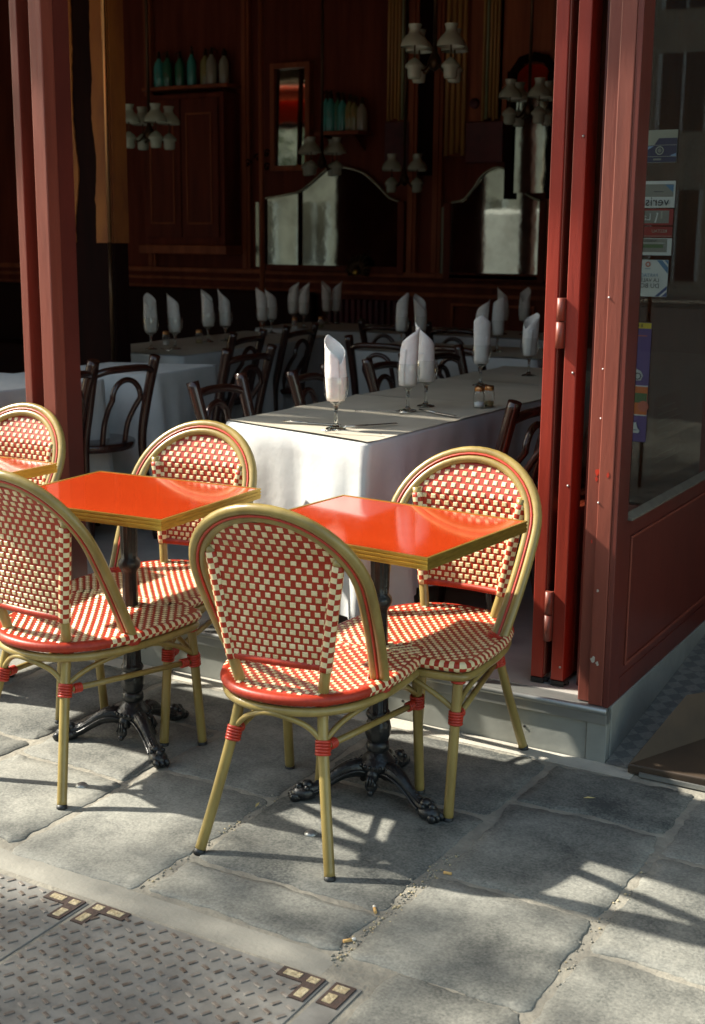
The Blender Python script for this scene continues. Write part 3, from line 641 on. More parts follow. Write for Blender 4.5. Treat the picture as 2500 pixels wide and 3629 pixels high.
    m = MB(); m.box(-1.149,-1.09,0,.05,.14,2.9); m.box(-.17,-.11,0,.05,.14,2.9); m.box(-1.0895,-.1705,0,.05,.14,.55); m.box(-1.0895,-.1705,0,.05,2.4,2.9); m.build('door_frame', 'maroon', t)
    m = MB(); m.box(-1.0895,-.1705,.022,.028,.5505,2.3995); m.build('door_glass', 'pane', t)
    m = MB(); m.tube([(-.845,-.045,.60),(-.845,-.045,1.62)], .008, 8); m.build('pull_bar', 'bronze', t)
shopfront()
def posters():
    Y = 4.62
    fx = lambda x: -2.321-x
    def sheet(name, label, x0, x1, z0, z1, base, parts=(), texts=()):
        x0, x1 = fx(x1), fx(x0); m = MB(); mats = [base]; yy = Y+.0195
        m.box(x0,x1,yy,yy+.0025,z0,z1,0); lvl = 0
        for p in parts:
            kind = p[0]
            if p[-1] not in mats: mats.append(p[-1])
            mi = mats.index(p[-1]); lvl += 1; y0 = yy-.0004-.00025*lvl
            if kind == 'r': m.box(fx(p[2]),fx(p[1]),y0,yy-.0001,p[3],p[4],mi)
            elif kind == 'p': m.prism([(fx(a),b) for a,b in p[1]], 'y', y0, yy-.0001, mi)
            elif kind == 'c':
                _, cx, cz, r0, r1, _ = p; n = 24; cx = fx(cx)
                for k in range(n):
                    a, b = 2*pi*k/n, 2*pi*(k+1)/n; m.quad((cx+r0*cos(a),y0,cz+r0*sin(a)),(cx+r1*cos(a),y0,cz+r1*sin(a)),(cx+r1*cos(b),y0,cz+r1*sin(b)),(cx+r0*cos(b),y0,cz+r0*sin(b)),mi)
        for (s, cx, cz, size, mm) in texts:
            if mm not in mats: mats.append(mm)
            text_mesh(m, s, size, lambda px,pz,cx=cx,cz=cz: (fx(cx)+px, yy-.006, cz+pz), mats.index(mm))
        o = m.build(name, mats); tag(o, label, 'poster', 'posters stuck on the entrance door'); return o
    sheet('sticker', 'dark violet sticker with a pale round emblem, topmost on the entrance door', -1.56,-1.385,1.783,1.894,'p_pale',
        [('p',[(-1.56,1.784),(-1.386,1.784),(-1.386,1.866),(-1.452,1.866),(-1.468,1.842),(-1.56,1.838)],'p_night'),('p',[(-1.535,1.815),(-1.50,1.838),(-1.468,1.840),(-1.50,1.822)],'p_sky'),('p',[(-1.41,1.806),(-1.387,1.815),(-1.387,1.802)],'p_sky'),
         ('c',-1.447,1.824,.011,.015,'p_pale'),('c',-1.447,1.824,0,.0075,'p_grey'),('r',-1.53,-1.386,1.803,1.8043,'p_pale'),('r',-1.468,-1.44,1.791,1.797,'p_grey'),('r',-1.468,-1.386,1.8415,1.843,'p_pale')])
    sheet('alarm_sign', 'pale sign with verisure in dark mirrored letters on the entrance door glass', -1.62,-1.383,1.628,1.720,'p_white',
        [('r',-1.60,-1.389,1.665,1.709,'p_grey'),('p',[(-1.42,1.707),(-1.389,1.707),(-1.389,1.680)],'p_blue'),('r',-1.46,-1.425,1.682,1.684,'p_ink')], [('verisure',-1.475,1.648,.045,'p_ink')])
    sheet('scribbled_sticker', 'brown sticker with white scribbled handwriting below the pale sign', -1.62,-1.385,1.567,1.624,'p_red',
        [('r',-1.493,-1.40,1.574,1.618,'p_grey'),('p',[(-1.452,1.576),(-1.446,1.576),(-1.439,1.610),(-1.447,1.610),(-1.444,1.606)],'p_white'),('r',-1.43,-1.424,1.59,1.616,'p_pale')], [('La',-1.478,1.595,.034,'p_white')])
    sheet('strip_sign', 'narrow red strip sign with small pale lettering on the entrance door glass', -1.60,-1.385,1.525,1.562,'p_red', [('r',-1.49,-1.386,1.5285,1.530,'p_pale')], [('RESTAU',-1.43,1.546,.016,'p_pale')])
    sheet('menu_card', 'white framed card with green lines of print on the entrance door glass', -1.62,-1.385,1.462,1.522,'p_white', [('r',-1.60,-1.401,1.473,1.520,'p_grey'),('r',-1.59,-1.415,1.488,1.500,'p_green'),('r',-1.59,-1.41,1.504,1.506,'p_white')], [('TICKETS',-1.46,1.511,.012,'p_ink')])
    sheet('meal_voucher_poster', 'square pale poster with blue striped corners and mirrored words PARTAGEZ LA VALEUR DU BON', -1.530,-1.392,1.316,1.446,'p_white',
        [('p',[(-1.435,1.445),(-1.393,1.445),(-1.393,1.398)],'p_blue'),('p',[(-1.415,1.445),(-1.407,1.445),(-1.393,1.430),(-1.393,1.421)],'p_white'),('p',[(-1.529,1.445),(-1.505,1.445),(-1.529,1.412)],'p_navy'),
         ('p',[(-1.393,1.317),(-1.393,1.355),(-1.436,1.317)],'p_navy'),('p',[(-1.412,1.317),(-1.422,1.317),(-1.393,1.342),(-1.393,1.334)],'p_white'),('p',[(-1.529,1.317),(-1.510,1.327),(-1.515,1.343),(-1.529,1.337)],'p_navy'),('c',-1.466,1.430,.0055,.0095,'p_ring'),('r',-1.476,-1.456,1.414,1.4155,'p_blue')],
        [('PARTAGEZ',-1.468,1.391,.017,'p_blue'),('LA VALEUR',-1.468,1.374,.019,'p_ink'),('DU BON',-1.464,1.354,.023,'p_ink')])
    sheet('offer_poster', 'tall purple poster with yellow header and black letters low on the entrance door glass', -1.585,-1.440,.786,1.222,'p_purple',
        [('r',-1.584,-1.441,1.201,1.221,'p_yellow'),('r',-1.50,-1.455,1.173,1.176,'p_orange'),('p',[(-1.58,1.05),(-1.50,1.06),(-1.47,1.045),(-1.462,1.03),(-1.47,1.012),(-1.58,1.008)],'p_white'),('r',-1.52,-1.50,1.05,1.13,'p_sky'),
         ('r',-1.584,-1.441,.886,.992,'p_orange'),('r',-1.584,-1.441,.990,.994,'p_white'),('r',-1.50,-1.443,.93,.966,'p_green'),('c',-1.455,.918,0,.020,'p_ring'),('r',-1.53,-1.505,.886,.95,'p_white'),('r',-1.584,-1.441,.883,.887,'p_white'),
         ('p',[(-1.50,.852),(-1.478,.858),(-1.473,.838),(-1.463,.826),(-1.468,.818),(-1.50,.818)],'p_white'),('r',-1.498,-1.474,.828,.8305,'p_navy')],
        [('8 000 A',-1.50,1.211,.019,'p_ink'),('YES',-1.52,1.052,.030,'p_ink'),('OE3',-1.50,1.026,.038,'p_ink')])
    # reflected menu and letters, put into meshes at the window in front
    m = MB(); 
    text_mesh(m, 'MONDE', .105, lambda px,pz: (-1.1645, 4.02-px*.62, 1.135+pz), 0)
    o = m.build('reflected_lettering', 'p_grey'); tag(o, 'tall grey mirrored letters MONDE, a reflection painted on the entrance window', 'lettering')
    m = MB(); m.box(-1.172,-1.1645,3.86,4.12,.80,1.045,0)
    for k in range(9): m.box(-1.1643,-1.1630,3.87,4.11-.03*((k*7) % 3),.845+.021*k,.848+.021*k,1)
    o = m.build('reflected_menu', ['black_wood','p_green']); tag(o, 'reflected menu with thin rows of print, painted as a dark board behind the entrance window', 'menu board')
posters()
def ramp():
    t = thing('ramp_board', 'dark brown board sloping up beside the entrance mosaic at the right edge', 'ramp')
    m = MB(); m.add([(-1.068,3.456,.004),(-.30,3.50,.004),(-.30,4.6,.15),(-.965,3.66,.165),(-1.068,3.456,.03),(-.30,3.50,.03),(-.30,4.6,.19),(-.965,3.66,.20)], [(0,3,2,1),(4,5,6,7),(0,1,5,4),(1,2,6,5),(2,3,7,6),(3,0,4,7)]); m.build('board', 'board', t, bevel=.003)
    m = MB(); m.box(-1.03,-.3,3.445,3.453,.004,.016); m.build('metal_lip', 'steel', t)
ramp()

# ------------------------------------------------------------------ tables inside, cloths and papers
ZT = .89
def cloth(corners, drop, label, seed, group, z=ZT, flare=.062):
    rnd = random.Random(seed); c = [Vector((x,y,0)) for x,y in corners]; per = []; n = 22
    for i in range(4):
        a, b = c[i], c[(i+1) % 4]
        L = (b-a).length; k = max(14, int(L/.028))
        for j in range(k): per.append((a.lerp(b, j/k), i, j/k, L))
    ctr = sum(c, Vector())/4; N = len(per); m = MB(); ph = [rnd.uniform(0,6.3) for _ in range(8)]
    rows = [(0,0)]+[(.012,.012)]+[(drop*q,1) for q in (.12,.28,.46,.64,.82,1.0)]
    ring = []
    for ri,(d,_) in enumerate(rows):
        o = len(m.v); ring.append(o); fr = d/drop
        for (p,i,u,L) in per:
            a, b = c[i], c[(i+1) % 4]; e = (b-a).normalized(); nrm = Vector((e.y,-e.x,0))
            if nrm.dot((a+b)/2-ctr) < 0: nrm = -nrm
            cu = min(u,1-u)*L; cf = math.exp(-(cu/.045)**2)
            diag = (p-ctr).normalized()
            s = u*L
            wave = .013*sin(s*11+ph[i]+.6*sin(s*5))+.009*sin(s*23+ph[i+4]+.5*sin(s*9))+.005*sin(s*47+ph[i])
            off = nrm*(fr**.65*(.018+wave*2.0)) + diag*(flare*fr*cf) if ri else Vector((0,0,0))
            zz = z-d-(.035*fr*cf if ri > 1 else 0)+ (.006*sin(s*9+ph[i]) if ri == len(rows)-1 else 0)
            if ri == 1: off = nrm*.006; zz = z-.010
            q = p+off; m.v.append((q.x,q.y,zz))
    for a, b in zip(ring, ring[1:]):
        for k in range(N): m.f.append([a+k, a+(k+1) % N, b+(k+1) % N, b+k]); m.m.append(0); m.sm.append(True)
    m.f.append([ring[0]+k for k in range(N)]); m.m.append(0); m.sm.append(False)
    o = m.build('tablecloth', 'cloth'); return tag(o, label, 'tablecloth', group)
def wood_table(corners, label):
    c = [Vector((x,y,0)) for x,y in corners]; ctr = sum(c, Vector())/4; t = thing('dining_table', label, 'table', (ctr.x,ctr.y,FL), 0, 'dining tables hidden under white cloths')
    m = MB(); p = [(ctr+(q-ctr)*.98)-ctr for q in c]; m.prism([(v.x,v.y) for v in p], 'z', ZT-FL-.035, ZT-FL-.004); m.build('tabletop', 'wood_dark', t)
    for v in p:
        l = MB(); w = v*.86; l.tube([(w.x,w.y,0),(w.x,w.y,ZT-FL-.036)], [.018,.024], 8); l.build('leg', 'wood_dark', t)
def paper_cover(corners, label, seed, over=.012, crease=True):
    rnd = random.Random(seed); c = [Vector((x,y,0)) for x,y in corners]; n = 14; m = MB(); ctr = sum(c, Vector())/4
    for j in range(n+1):
        for i in range(n+1):
            u, v = i/n, j/n; p = (c[0]*(1-u)+c[1]*u)*(1-v)+(c[3]*(1-u)+c[2]*u)*v; p = p+(p-ctr)*over*1.0
            edge = min(u,1-u,v,1-v) < .001; z = ZT+.0035+.0022*noise.noise((p.x*6,p.y*6,seed))+ (.004 if edge and (j in (0,n)) else 0)
            if edge and i in (0,n): z -= .001
            m.v.append((p.x,p.y,z+ (.0025*math.exp(-((v-.5)/.03)**2) if crease else 0)))
    for j in range(n):
        for i in range(n): a = j*(n+1)+i; m.f.append([a,a+1,a+n+2,a+n+1]); m.m.append(0); m.sm.append(True)
    o = m.build('paper_cover', 'kraft'); tag(o, label, 'paper cover', 'beige paper covers on the white tables')
lx = lambda y: -2.605+(y-3.64)*.0117; rx = lambda y: -1.955+(y-3.47)*.018
BIG = [(-2.606,3.640),(-1.955,3.475),(-1.915,5.95),(-2.58,5.95)]
cloth(BIG, .56, 'white cloth on the long table nearest the doorway, lit in front', 1, 'white tablecloths')
wood_table(BIG, 'long dining table under the white cloth nearest the doorway')
paper_cover([(-2.60,3.645),(-1.958,3.478),(-1.936,4.535),(-2.595,4.515)], 'beige paper cover at the front end of the long white table', 1)
paper_cover([(-2.594,4.530),(-1.937,4.550),(-1.925,5.24),(-2.587,5.245)], 'beige paper cover in the middle of the long white table', 2)
paper_cover([(-2.586,5.260),(-1.925,5.255),(-1.915,5.95),(-2.58,5.95)], 'beige paper cover at the far end of the long white table', 3)
for c, dr, l, s, pl in (
  ([(-4.33,4.38),(-3.79,4.73),(-3.82,5.25),(-4.33,5.05)], .62, 'white cloth with hanging corner on the table behind the left wooden chair', 4, None),
  ([(-4.55,3.76),(-3.90,3.76),(-3.84,4.43),(-4.50,4.36)], .62, 'white cloth in shade on the leftmost table, behind the red door post', 5, None),
  ([(-4.92,5.48),(-4.235,5.52),(-4.30,7.15),(-4.98,7.15)], .60, 'white cloth on the long table along the left of the dark room', 6, 'beige paper cover on the long table along the left of the room'),
  ([(-3.74,6.37),(-2.60,6.42),(-2.60,7.02),(-3.74,7.00)], .60, 'white cloth on the table crosswise in the middle of the room', 7, 'beige paper cover on the crosswise table in the middle of the room'),
  ([(-5.15,7.55),(-3.05,7.70),(-3.05,8.25),(-5.15,8.25)], .60, 'white cloth on the farthest table along the back wall', 8, 'beige paper cover on the farthest table'),
  ([(-2.35,6.6),(-1.7,6.6),(-1.7,7.3),(-2.35,7.3)], .60, 'white cloth on the table deep behind the red door leaves', 9, None)):
    cloth(c, dr, l, s, 'white tablecloths'); wood_table(c, 'table under the '+l.replace('white ','',1))
    if pl: paper_cover(c, pl, s+10)

# ------------------------------------------------------------------ goblets with rolled napkins
def make_setting():
    g = thing('goblet', 'x', 'glass', (0,0,0), 0, 'stemmed glasses set on the tables')
    m = MB(); m.lathe([(.0001,0),(.034,0),(.0345,.0012),(.030,.0040),(.012,.009),(.0062,.018),(.0054,.050),(.0070,.072),(.013,.0815),(.016,.0845),(.0001,.0850)], 22); m.build('stem', 'stem_glass', g)
    m = MB(); m.lathe([(.006,.079),(.018,.084),(.031,.096),(.0400,.116),(.0430,.138),(.0425,.155),(.0400,.172)], 28); m.tube([(.0400*cos(2*pi*k/28),.0400*sin(2*pi*k/28),.172) for k in range(28)], .0007, 6, closed=True); m.build('bowl', 'glass', g)
    return g
def napkin_mesh(k):
    m = MB(); n = 54; rows = 12; rnd = random.Random(k); peak = 2*pi*rnd.uniform(.8,1.15); hi = rnd.uniform(.285,.315); lo = rnd.uniform(.20,.235); turns = 1.55
    for i in range(n+1):
        th = 2*pi*turns*i/n; r = .0300+.0062*i/n+.0012*sin(th*3)
        d = abs(th-peak)/(pi*1.0); top = lo+(hi-lo)*max(0,1-min(1,d))**.75
        for j in range(rows+1):
            v = j/rows; z = .094+(top-.094)*v; rr = r*(.86+.16*min(1,v*2))*(1+.04*sin(v*5+k)); 
            lean = .012*v*v
            m.v.append((rr*cos(th+k)+lean*cos(peak+k)*.6, rr*sin(th+k)+lean*sin(peak+k)*.6, z))
    for i in range(n):
        for j in range(rows): a = i*(rows+1)+j; m.f.append([a,a+rows+1,a+rows+2,a+1]); m.m.append(0); m.sm.append(True)
    return m
G0 = make_setting()
NK = []
used = [False]
def setting(x, y, rot, where, k, z=ZT+.006):
    loc = (x,y,z); gl = 'stemmed glass holding a napkin, '+where
    if not used[0]: g = G0; g.location = loc; g.rotation_euler[2] = rot; g['label'] = gl; used[0] = True
    else: g = dup(G0, gl, loc, rot)
    if k < len(NK): o = NK[k].copy(); C.objects.link(o); o.location = loc; o.rotation_euler[2] = rot
    else: o = napkin_mesh(k).build('napkin', 'napkin', loc=loc, solid=.0012); o.rotation_euler[2] = rot; NK.append(o)
    tag(o, 'white rolled napkin in the glass '+where, 'napkin', 'white rolled napkins standing in glasses')
W = [(-2.180,3.660,2.2,'nearest on the long table, alone at its front end'),(-2.190,4.190,.3,'left of the nearer pair on the long table'),(-2.198,4.352,.9,'right of the nearer pair on the long table'),
     (-2.320,5.110,2.8,'behind the salt shaker on the long table'),(-2.300,5.60,4.2,'far on the long table against the red door leaf'),(-2.20,5.70,1.2,'half hidden by the red door leaf'),
     (-4.590,5.700,2.4,'leftmost in the dark room beside the black pillar'),(-4.50,5.80,3.0,'second from the black pillar in the dark room'),(-4.640,6.30,3.3,'left of the crossed pair above the pepper pot'),(-4.585,6.40,1.0,'right of the crossed pair above the pepper pot'),
     (-4.690,6.950,2.0,'front of the pair below the thin pole'),(-4.72,7.10,.5,'back of the pair below the thin pole'),(-4.950,7.720,2.2,'left of the pair below the shell light'),(-4.85,7.70,.8,'right of the pair below the shell light'),(-4.905,8.10,2.5,'front one nearest the radiator'),(-4.88,8.19,.4,'back one nearest the radiator'),
     (-3.520,6.640,3.2,'left of the pair on the crosswise table'),(-3.46,6.76,.6,'right of the pair on the crosswise table'),(-3.025,6.66,3.3,'left of the pair right on the crosswise table'),(-2.945,6.70,.7,'right of the pair right on the crosswise table'),
     (-3.46,7.95,3.4,'left of the far pair under the right mirror'),(-3.33,8.0,.9,'right of the far pair under the right mirror')]
for i,(x,y,r,w) in enumerate(W): setting(x, y, r, w, i % 7)
def cutlery():
    def fork(loc, rot, label):
        t = thing('fork', label, 'fork', loc, rot, 'forks laid on the tables')
        m = MB(); m.tube([(-.10,0,.004),(-.02,0,.006),(.04,0,.010),(.055,0,.008)], [.0048,.0032,.0026,.005], 8, sy=.45); m.build('handle', 'silver', t)
        m = MB(); m.box(.052,.064,-.0105,.0105,.006,.0085)
        for k in range(4): m.tube([(.064,-.0088+.0059*k,.0072),(.085,-.0088+.0059*k,.0045),(.100,-.0085+.0057*k,.008)], .0014, 5)
        m.build('tines', 'silver', t)
    def knife(loc, rot, label):
        t = thing('knife', label, 'knife', loc, rot, 'knives laid on the tables')
        m = MB(); m.tube([(-.10,0,.004),(-.01,0,.004)], [.005,.0045], 8, sy=.6); m.build('handle', 'silver', t)
        m = MB(); m.box(-.01,.105,-.0075,.0075,.0025,.0042); m.build('blade', 'silver', t, bevel=.001)
    z = ZT+.0075
    fork((-2.075,3.585,z), radians(215-20), 'fork right of the nearest glass on the long table'); knife((-2.30,3.70,z), radians(12), 'knife left of the nearest glass on the long table')
    knife((-2.11,3.77,z), radians(60), 'knife behind the nearest glass on the long table')
    fork((-2.235,4.08,z), radians(20), 'fork left of the second pair of glasses'); knife((-2.06,4.17,z), radians(-25), 'knife right of the second pair of glasses')
    fork((-4.46,5.66,z), radians(-40), 'fork on the dark table by the black pillar'); fork((-4.52,6.88,z), radians(40), 'shiny fork below the thin pole')
cutlery()
def shakers():
    def make(content, lid):
        t = thing('shaker', 'x', 'shaker', (0,0,0), 0, 'salt and pepper shakers on the tables')
        prof = [(.016,.0)]+[(.0215+.0012*(i % 2),.004+.0045*i) for i in range(12)]+[(.017,.062),(.0165,.066)]
        m = MB(); m.lathe(prof, 18); m.build('jar', 'glass', t)
        m = MB(); m.lathe([(.0001,.003),(.0175,.003),(.019,.020),(.0001,.024)], 14); m.build('salt_fill' if content == 'salt' else 'pepper_fill', content, t)
        m = MB(); m.lathe([(.0185,.063),(.0187,.072),(.016,.080),(.0001,.083)], 16); m.build('lid', lid, t); return t
    s = make('salt','copper'); p = make('pepper','copper'); z = ZT+.006
    s['label'] = 'salt shaker with copper lid on the long table'; s.location = (-2.01,4.42,z); p['label'] = 'pepper shaker half behind the salt on the long table'; p.location = (-1.99,4.465,z)
    for (x,y,sa,pe) in ((-4.66,6.02,'small salt shaker beside the glasses by the black pillar','pepper shaker under the crossed pair of napkins'),(-4.76,7.55,'small salt shaker by the far pair below the shell light','pepper shaker by the far pair below the shell light')):
        dup(s, sa, (x-.03,y-.06,z)); dup(p, pe, (x+.05,y+.15,z))
shakers()

# ------------------------------------------------------------------ bentwood chairs
def make_wood_chair(label):
    t = thing('bentwood_chair', label, 'chair', (0,0,0), 0, 'dark bentwood chairs around the dining tables')
    # facing +y ; origin on the floor below the seat centre
    m = MB(); m.lathe([(.0001,.452),(.185,.452),(.203,.449),(.206,.440),(.200,.418),(.190,.414),(.0001,.414)], 36, sy=.98); m.build('seat_frame', 'chair_wood', t)
    m = MB(); m.lathe([(.0001,.4535),(.16,.4545),(.172,.4525)], 32); m.build('seat', 'seat_wood', t)
    for s in (-1,1):
        p = catmull([(s*.185,-.225,0),(s*.170,-.190,.22),(s*.160,-.170,.44),(s*.160,-.205,.62),(s*.168,-.262,.83)], 6)
        l = MB(); l.tube(p, [.0155+.0085*i/len(p) for i in range(len(p))], 10); l.build('back_post', 'chair_wood', t)
        l = MB(); l.tube([(s*.150,.120,.43),(s*.165,.155,.20),(s*.178,.185,0)], [.0175,.0150,.0125], 10); l.build('leg', 'chair_wood', t)
    m = MB(); m.tube(catmull([(-.160,-.246,.765),(-.10,-.270,.782),(0,-.280,.786),(.10,-.270,.782),(.160,-.246,.765)], 6), .0160, 10); m.build('top_rail', 'chair_wood', t)
    q = []; 
    for i in range(17):
        a = pi*i/16; q.append((.078*cos(a), -.262-.004*sin(a), .655+.082*sin(a)))
    m = MB(); m.tube(catmull([(.062,-.165,.440),(.066,-.188,.54),(.076,-.240,.63)], 4)[:-1]+q+catmull([(-.076,-.240,.63),(-.066,-.188,.54),(-.062,-.165,.440)], 4)[1:], .0125, 10); m.build('inner_loop', 'chair_wood', t)
    m = MB(); m.tube([(.150*cos(2*pi*k/28), .145*sin(2*pi*k/28)-.015, .235) for k in range(28)], .0085, 8, closed=True); m.build('leg_ring', 'chair_wood', t)
    return t
CH = [(-3.885,4.375,radians(80),'wooden chair with whole looped back, just right of the red door post'),
      (-3.885,3.945,radians(98),'wooden chair half hidden behind the red door post'),
      (-2.585,3.935,radians(-86),'wooden chair tucked at the front left of the long white table'),
      (-2.520,4.485,radians(-82),'second wooden chair along the left of the long table, behind the nearest napkin'),
      (-2.510,5.080,radians(-90),'third wooden chair along the left of the long table, left of the napkin pair'),
      (-2.50,5.62,radians(-92),'fourth wooden chair along the left of the long table, seen before the salt'),
      (-3.770,5.120,radians(85),'wooden chair right of the small table, its loop in front of the long left table'),
      (-4.380,5.95,radians(95),'wooden chair drawn up to the long left table, nearer one'),
      (-4.420,6.57,radians(92),'wooden chair drawn up to the long left table, farther one'),
      (-3.36,6.27,radians(8),'wooden chair before the crosswise table, under its napkin pair'),
      (-2.86,6.30,radians(-10),'wooden chair before the right end of the crosswise table'),
      (-1.885,4.05,radians(87),'wooden chair close behind the red door leaf, at the right of the long table'),
      (-1.84,4.72,radians(93),'wooden chair farther back at the right of the long table, behind the door leaf'),
      (-3.95,7.48,radians(0),'wooden chair before the farthest table, near the radiator'),
      (-3.50,7.50,radians(5),'wooden chair before the farthest table, under the right mirror')]
wc = None
for (x,y,r,l) in CH:
    if wc is None: wc = make_wood_chair(l); wc.location = (x,y,FL); wc.rotation_euler[2] = r
    else: dup(wc, l, (x,y,FL), r)

# ------------------------------------------------------------------ dark room: panelling, mirrors, shelves, lamps
def interior():
    YB = 8.60
    def bp(name, label, cat): return thing(name, label, cat, (0,YB,0))
    # wainscot and rails along the back wall
    t = bp('wall_panelling', 'dark mahogany panelling with rails along the back wall', 'panelling')
    m = MB()
    for z0,z1,d in ((1.225,1.262,.05),(1.165,1.19,.035),(1.09,1.12,.03),(FL,.26,.03)): m.box(-9.9,-1.2,-d,-.001,z0,z1)
    m.build('rail', 'wood_mid', t, bevel=.006)
    for x in (-7.55,-6.86,-5.92,-4.47,-4.27,-3.40,-2.6): m = MB(); m.prism([(x-.035,-.0015),(x-.035,-.045),(x-.012,-.045),(x-.012,-.058),(x+.012,-.058),(x+.012,-.045),(x+.035,-.045),(x+.035,-.0015)], 'z', 1.263, 3.9); m.build('pilaster', 'wood_mid', t)
    m = MB()
    for (x0,x1) in ((-4.15,-3.85),(-3.80,-3.5),(-3.4,-2.9)):
        for (a,b,c,e) in ((x0,x1,.55,.57),(x0,x1,1.03,1.05),(x0,x0+.02,.571,1.029),(x1-.02,x1,.571,1.029)): m.box(a,b,-.02,-.0015,c,e)
    m.build('moulding', 'wood_mid', t, bevel=.004)
    # cabinet with doors and bottle shelf
    t = bp('wall_cabinet', 'tall dark wooden cabinet with panelled doors under the bottle shelf', 'cabinet')
    m = MB(); m.box(-6.78,-6.0,-.22,-.002,1.44,2.58); m.build('carcass', 'wood_wall', t, bevel=.004)
    for (x0,x1) in ((-6.74,-6.40),(-6.385,-6.04)):
        m = MB(); m.box(x0,x1,-.245,-.2205,1.50,2.54)
        d = m.build('cabinet_door', 'wood_dark', t, bevel=.003); f = MB()
        for (a,b,c,e) in ((x0+.05,x1-.05,1.60,1.615),(x0+.05,x1-.05,2.42,2.435),(x0+.05,x0+.065,1.616,2.419),(x1-.065,x1-.05,1.616,2.419)): f.box(a,b,-.258,-.2455,c,e)
        f.build('moulding', 'wood_mid', d, bevel=.004)
        g = MB(); g.box(x0+.075,x1-.075,-.249,-.2455,1.63,1.80); g.build('glazed_panel', 'bevel', d) if False else None
    m = MB(); m.box(-6.82,-5.96,-.26,-.002,1.37,1.4395); m.build('cornice', 'wood_mid', t, bevel=.008)
    def shelf(x0, x1, z, label): 
        t = bp('bottle_shelf', label, 'shelf'); m = MB(); m.box(x0,x1,-.20,-.003,z-.025,z); m.build('board', 'wood_mid', t)
        for x in (x0+.06,x1-.06): m = MB(); m.prism([(-.18,z-.0255),(-.003,z-.0255),(-.003,z-.13),(-.02,z-.13)], 'x', x-.01, x+.01); m.build('bracket', 'wood_dark', t)
    shelf(-6.80,-5.98,2.645,'wooden shelf of coloured bottles above the cabinet'); shelf(-5.20,-4.83,2.265,'small wooden shelf of teal siphon bottles between the mirrors')
    def bottle(kind, h=.27):
        t = thing('siphon_bottle', 'x', 'bottle', (0,0,0), 0, 'coloured siphon bottles on the shelves')
        m = MB(); m.lathe([(.0001,.0),(.040,.001),(.043,.012),(.043,h*.55),(.036,h*.68),(.018,h*.78),(.014,h*.84)], 16); m.build('body', kind, t)
        m = MB(); m.lathe([(.017,h*.82),(.018,h*.88),(.012,h*.93),(.009,h*1.02),(.0001,h*1.03)], 10); m.tube([(0,0,h*.95),(.03,0,h*.97),(.045,0,h*.90)], [.007,.006,.004], 6); m.build('siphon_head', 'bronze', t); return t
    protos = {k: None for k in ('teal','green','olive','pale')}
    lab = {'teal':'teal','green':'dark green','olive':'olive yellow','pale':'clear'}
    def put(k, x, y, z, where):
        l = lab[k]+' siphon bottle '+where
        if protos[k] is None: protos[k] = bottle(k); b = protos[k]; b['label'] = l; b.location = (x,y,z); b.rotation_euler[2] = x*9
        else: dup(protos[k], l, (x,y,z), x*9).scale = (.92+.1*sin(x*77),.92+.1*sin(x*77),.93+.16*sin(x*131))
    ordn = ['first','second','third','fourth','fifth','sixth','seventh','eighth']
    for i,k in enumerate(('teal','green','green','teal','olive','pale','pale')): put(k, -6.70+.105*i+.02*sin(i*5.), YB-.10-.03*sin(i*3.), 2.646, ordn[i]+' from the left on the shelf above the cabinet')
    for b in protos.values(): b.scale = (1,1,1)
    for i,k in enumerate(('teal','teal','green','teal','olive','olive','pale')): put(k, -5.165+.05*i, YB-.09-.02*(i % 2), 2.266, ordn[i]+' from the left on the small shelf')
    # arched mirrors
    def mirror(label, pts, x0, x1, zb, z0, z1):
        t = bp('arched_mirror', label, 'mirror'); out = [(x0,zb),(x1,zb)]+pts[::-1]
        m = MB(); m.prism(out, 'y', -.030, -.012); m.build('mirror_glass', 'mirror', t)
        edge = [(x,-.034,z) for x,z in pts]; m = MB(); m.tube(catmull(edge, 4), .016, 6, sy=.6); m.build('bevelled_edge', 'bevel', t)
        f = MB(); f.box(x0-.055,x0-.001,-.055,-.011,zb-.06,pts[0][1]); f.box(x1+.001,x1+.055,-.055,-.011,zb-.06,pts[-1][1]); f.box(x0-.0545,x1+.0545,-.05,-.011,zb-.058,zb-.001)
        f.build('mirror_frame', 'wood_dark', t, bevel=.006)
        s = MB(); s.box(x0-.10,x0-.058,-.03,-.011,zb-.02,pts[0][1]-.03); s.build('edge_strip', 'bevel', t)
    L = catmull([(x,0,z) for x,z in ((-5.74,1.80),(-5.58,1.82),(-5.43,1.85),(-5.30,1.93),(-5.20,2.0),(-5.12,2.02),(-5.0,2.01),(-4.87,1.97),(-4.75,1.88),(-4.66,1.80),(-4.58,1.77))], 4)
    mirror('wide arched mirror left of the shell light, bright with the street', [(p.x,p.z) for p in L], -5.74,-4.58,1.30,0,0)
    R = catmull([(x,0,z) for x,z in ((-4.15,1.76),(-4.06,1.78),(-3.98,1.86),(-3.91,1.95),(-3.80,1.995),(-3.68,1.95),(-3.61,1.85),(-3.56,1.80),(-3.48,1.77))], 4)
    mirror('arched mirror at right beside the red door leaf', [(p.x,p.z) for p in R], -4.15,-3.48,1.27,0,0)
    t = bp('upper_mirror', 'small upright mirror high on the wall, orange with the awning', 'mirror'); m = MB(); m.prism([(-.040,2.04),(-.032,2.04),(-.016,2.74),(-.024,2.74)], 'x', -5.64, -5.37); m.build('mirror_glass', 'mirror', t)
    f = MB()
    for (a,b,c,e) in ((-5.68,-5.641,2.0,2.78),(-5.369,-5.33,2.0,2.78),(-5.6405,-5.3695,2.0,2.039),(-5.6405,-5.3695,2.741,2.78)): f.box(a,b,-.066,-.002,c,e)
    f.build('mirror_frame', 'wood_mid', t)
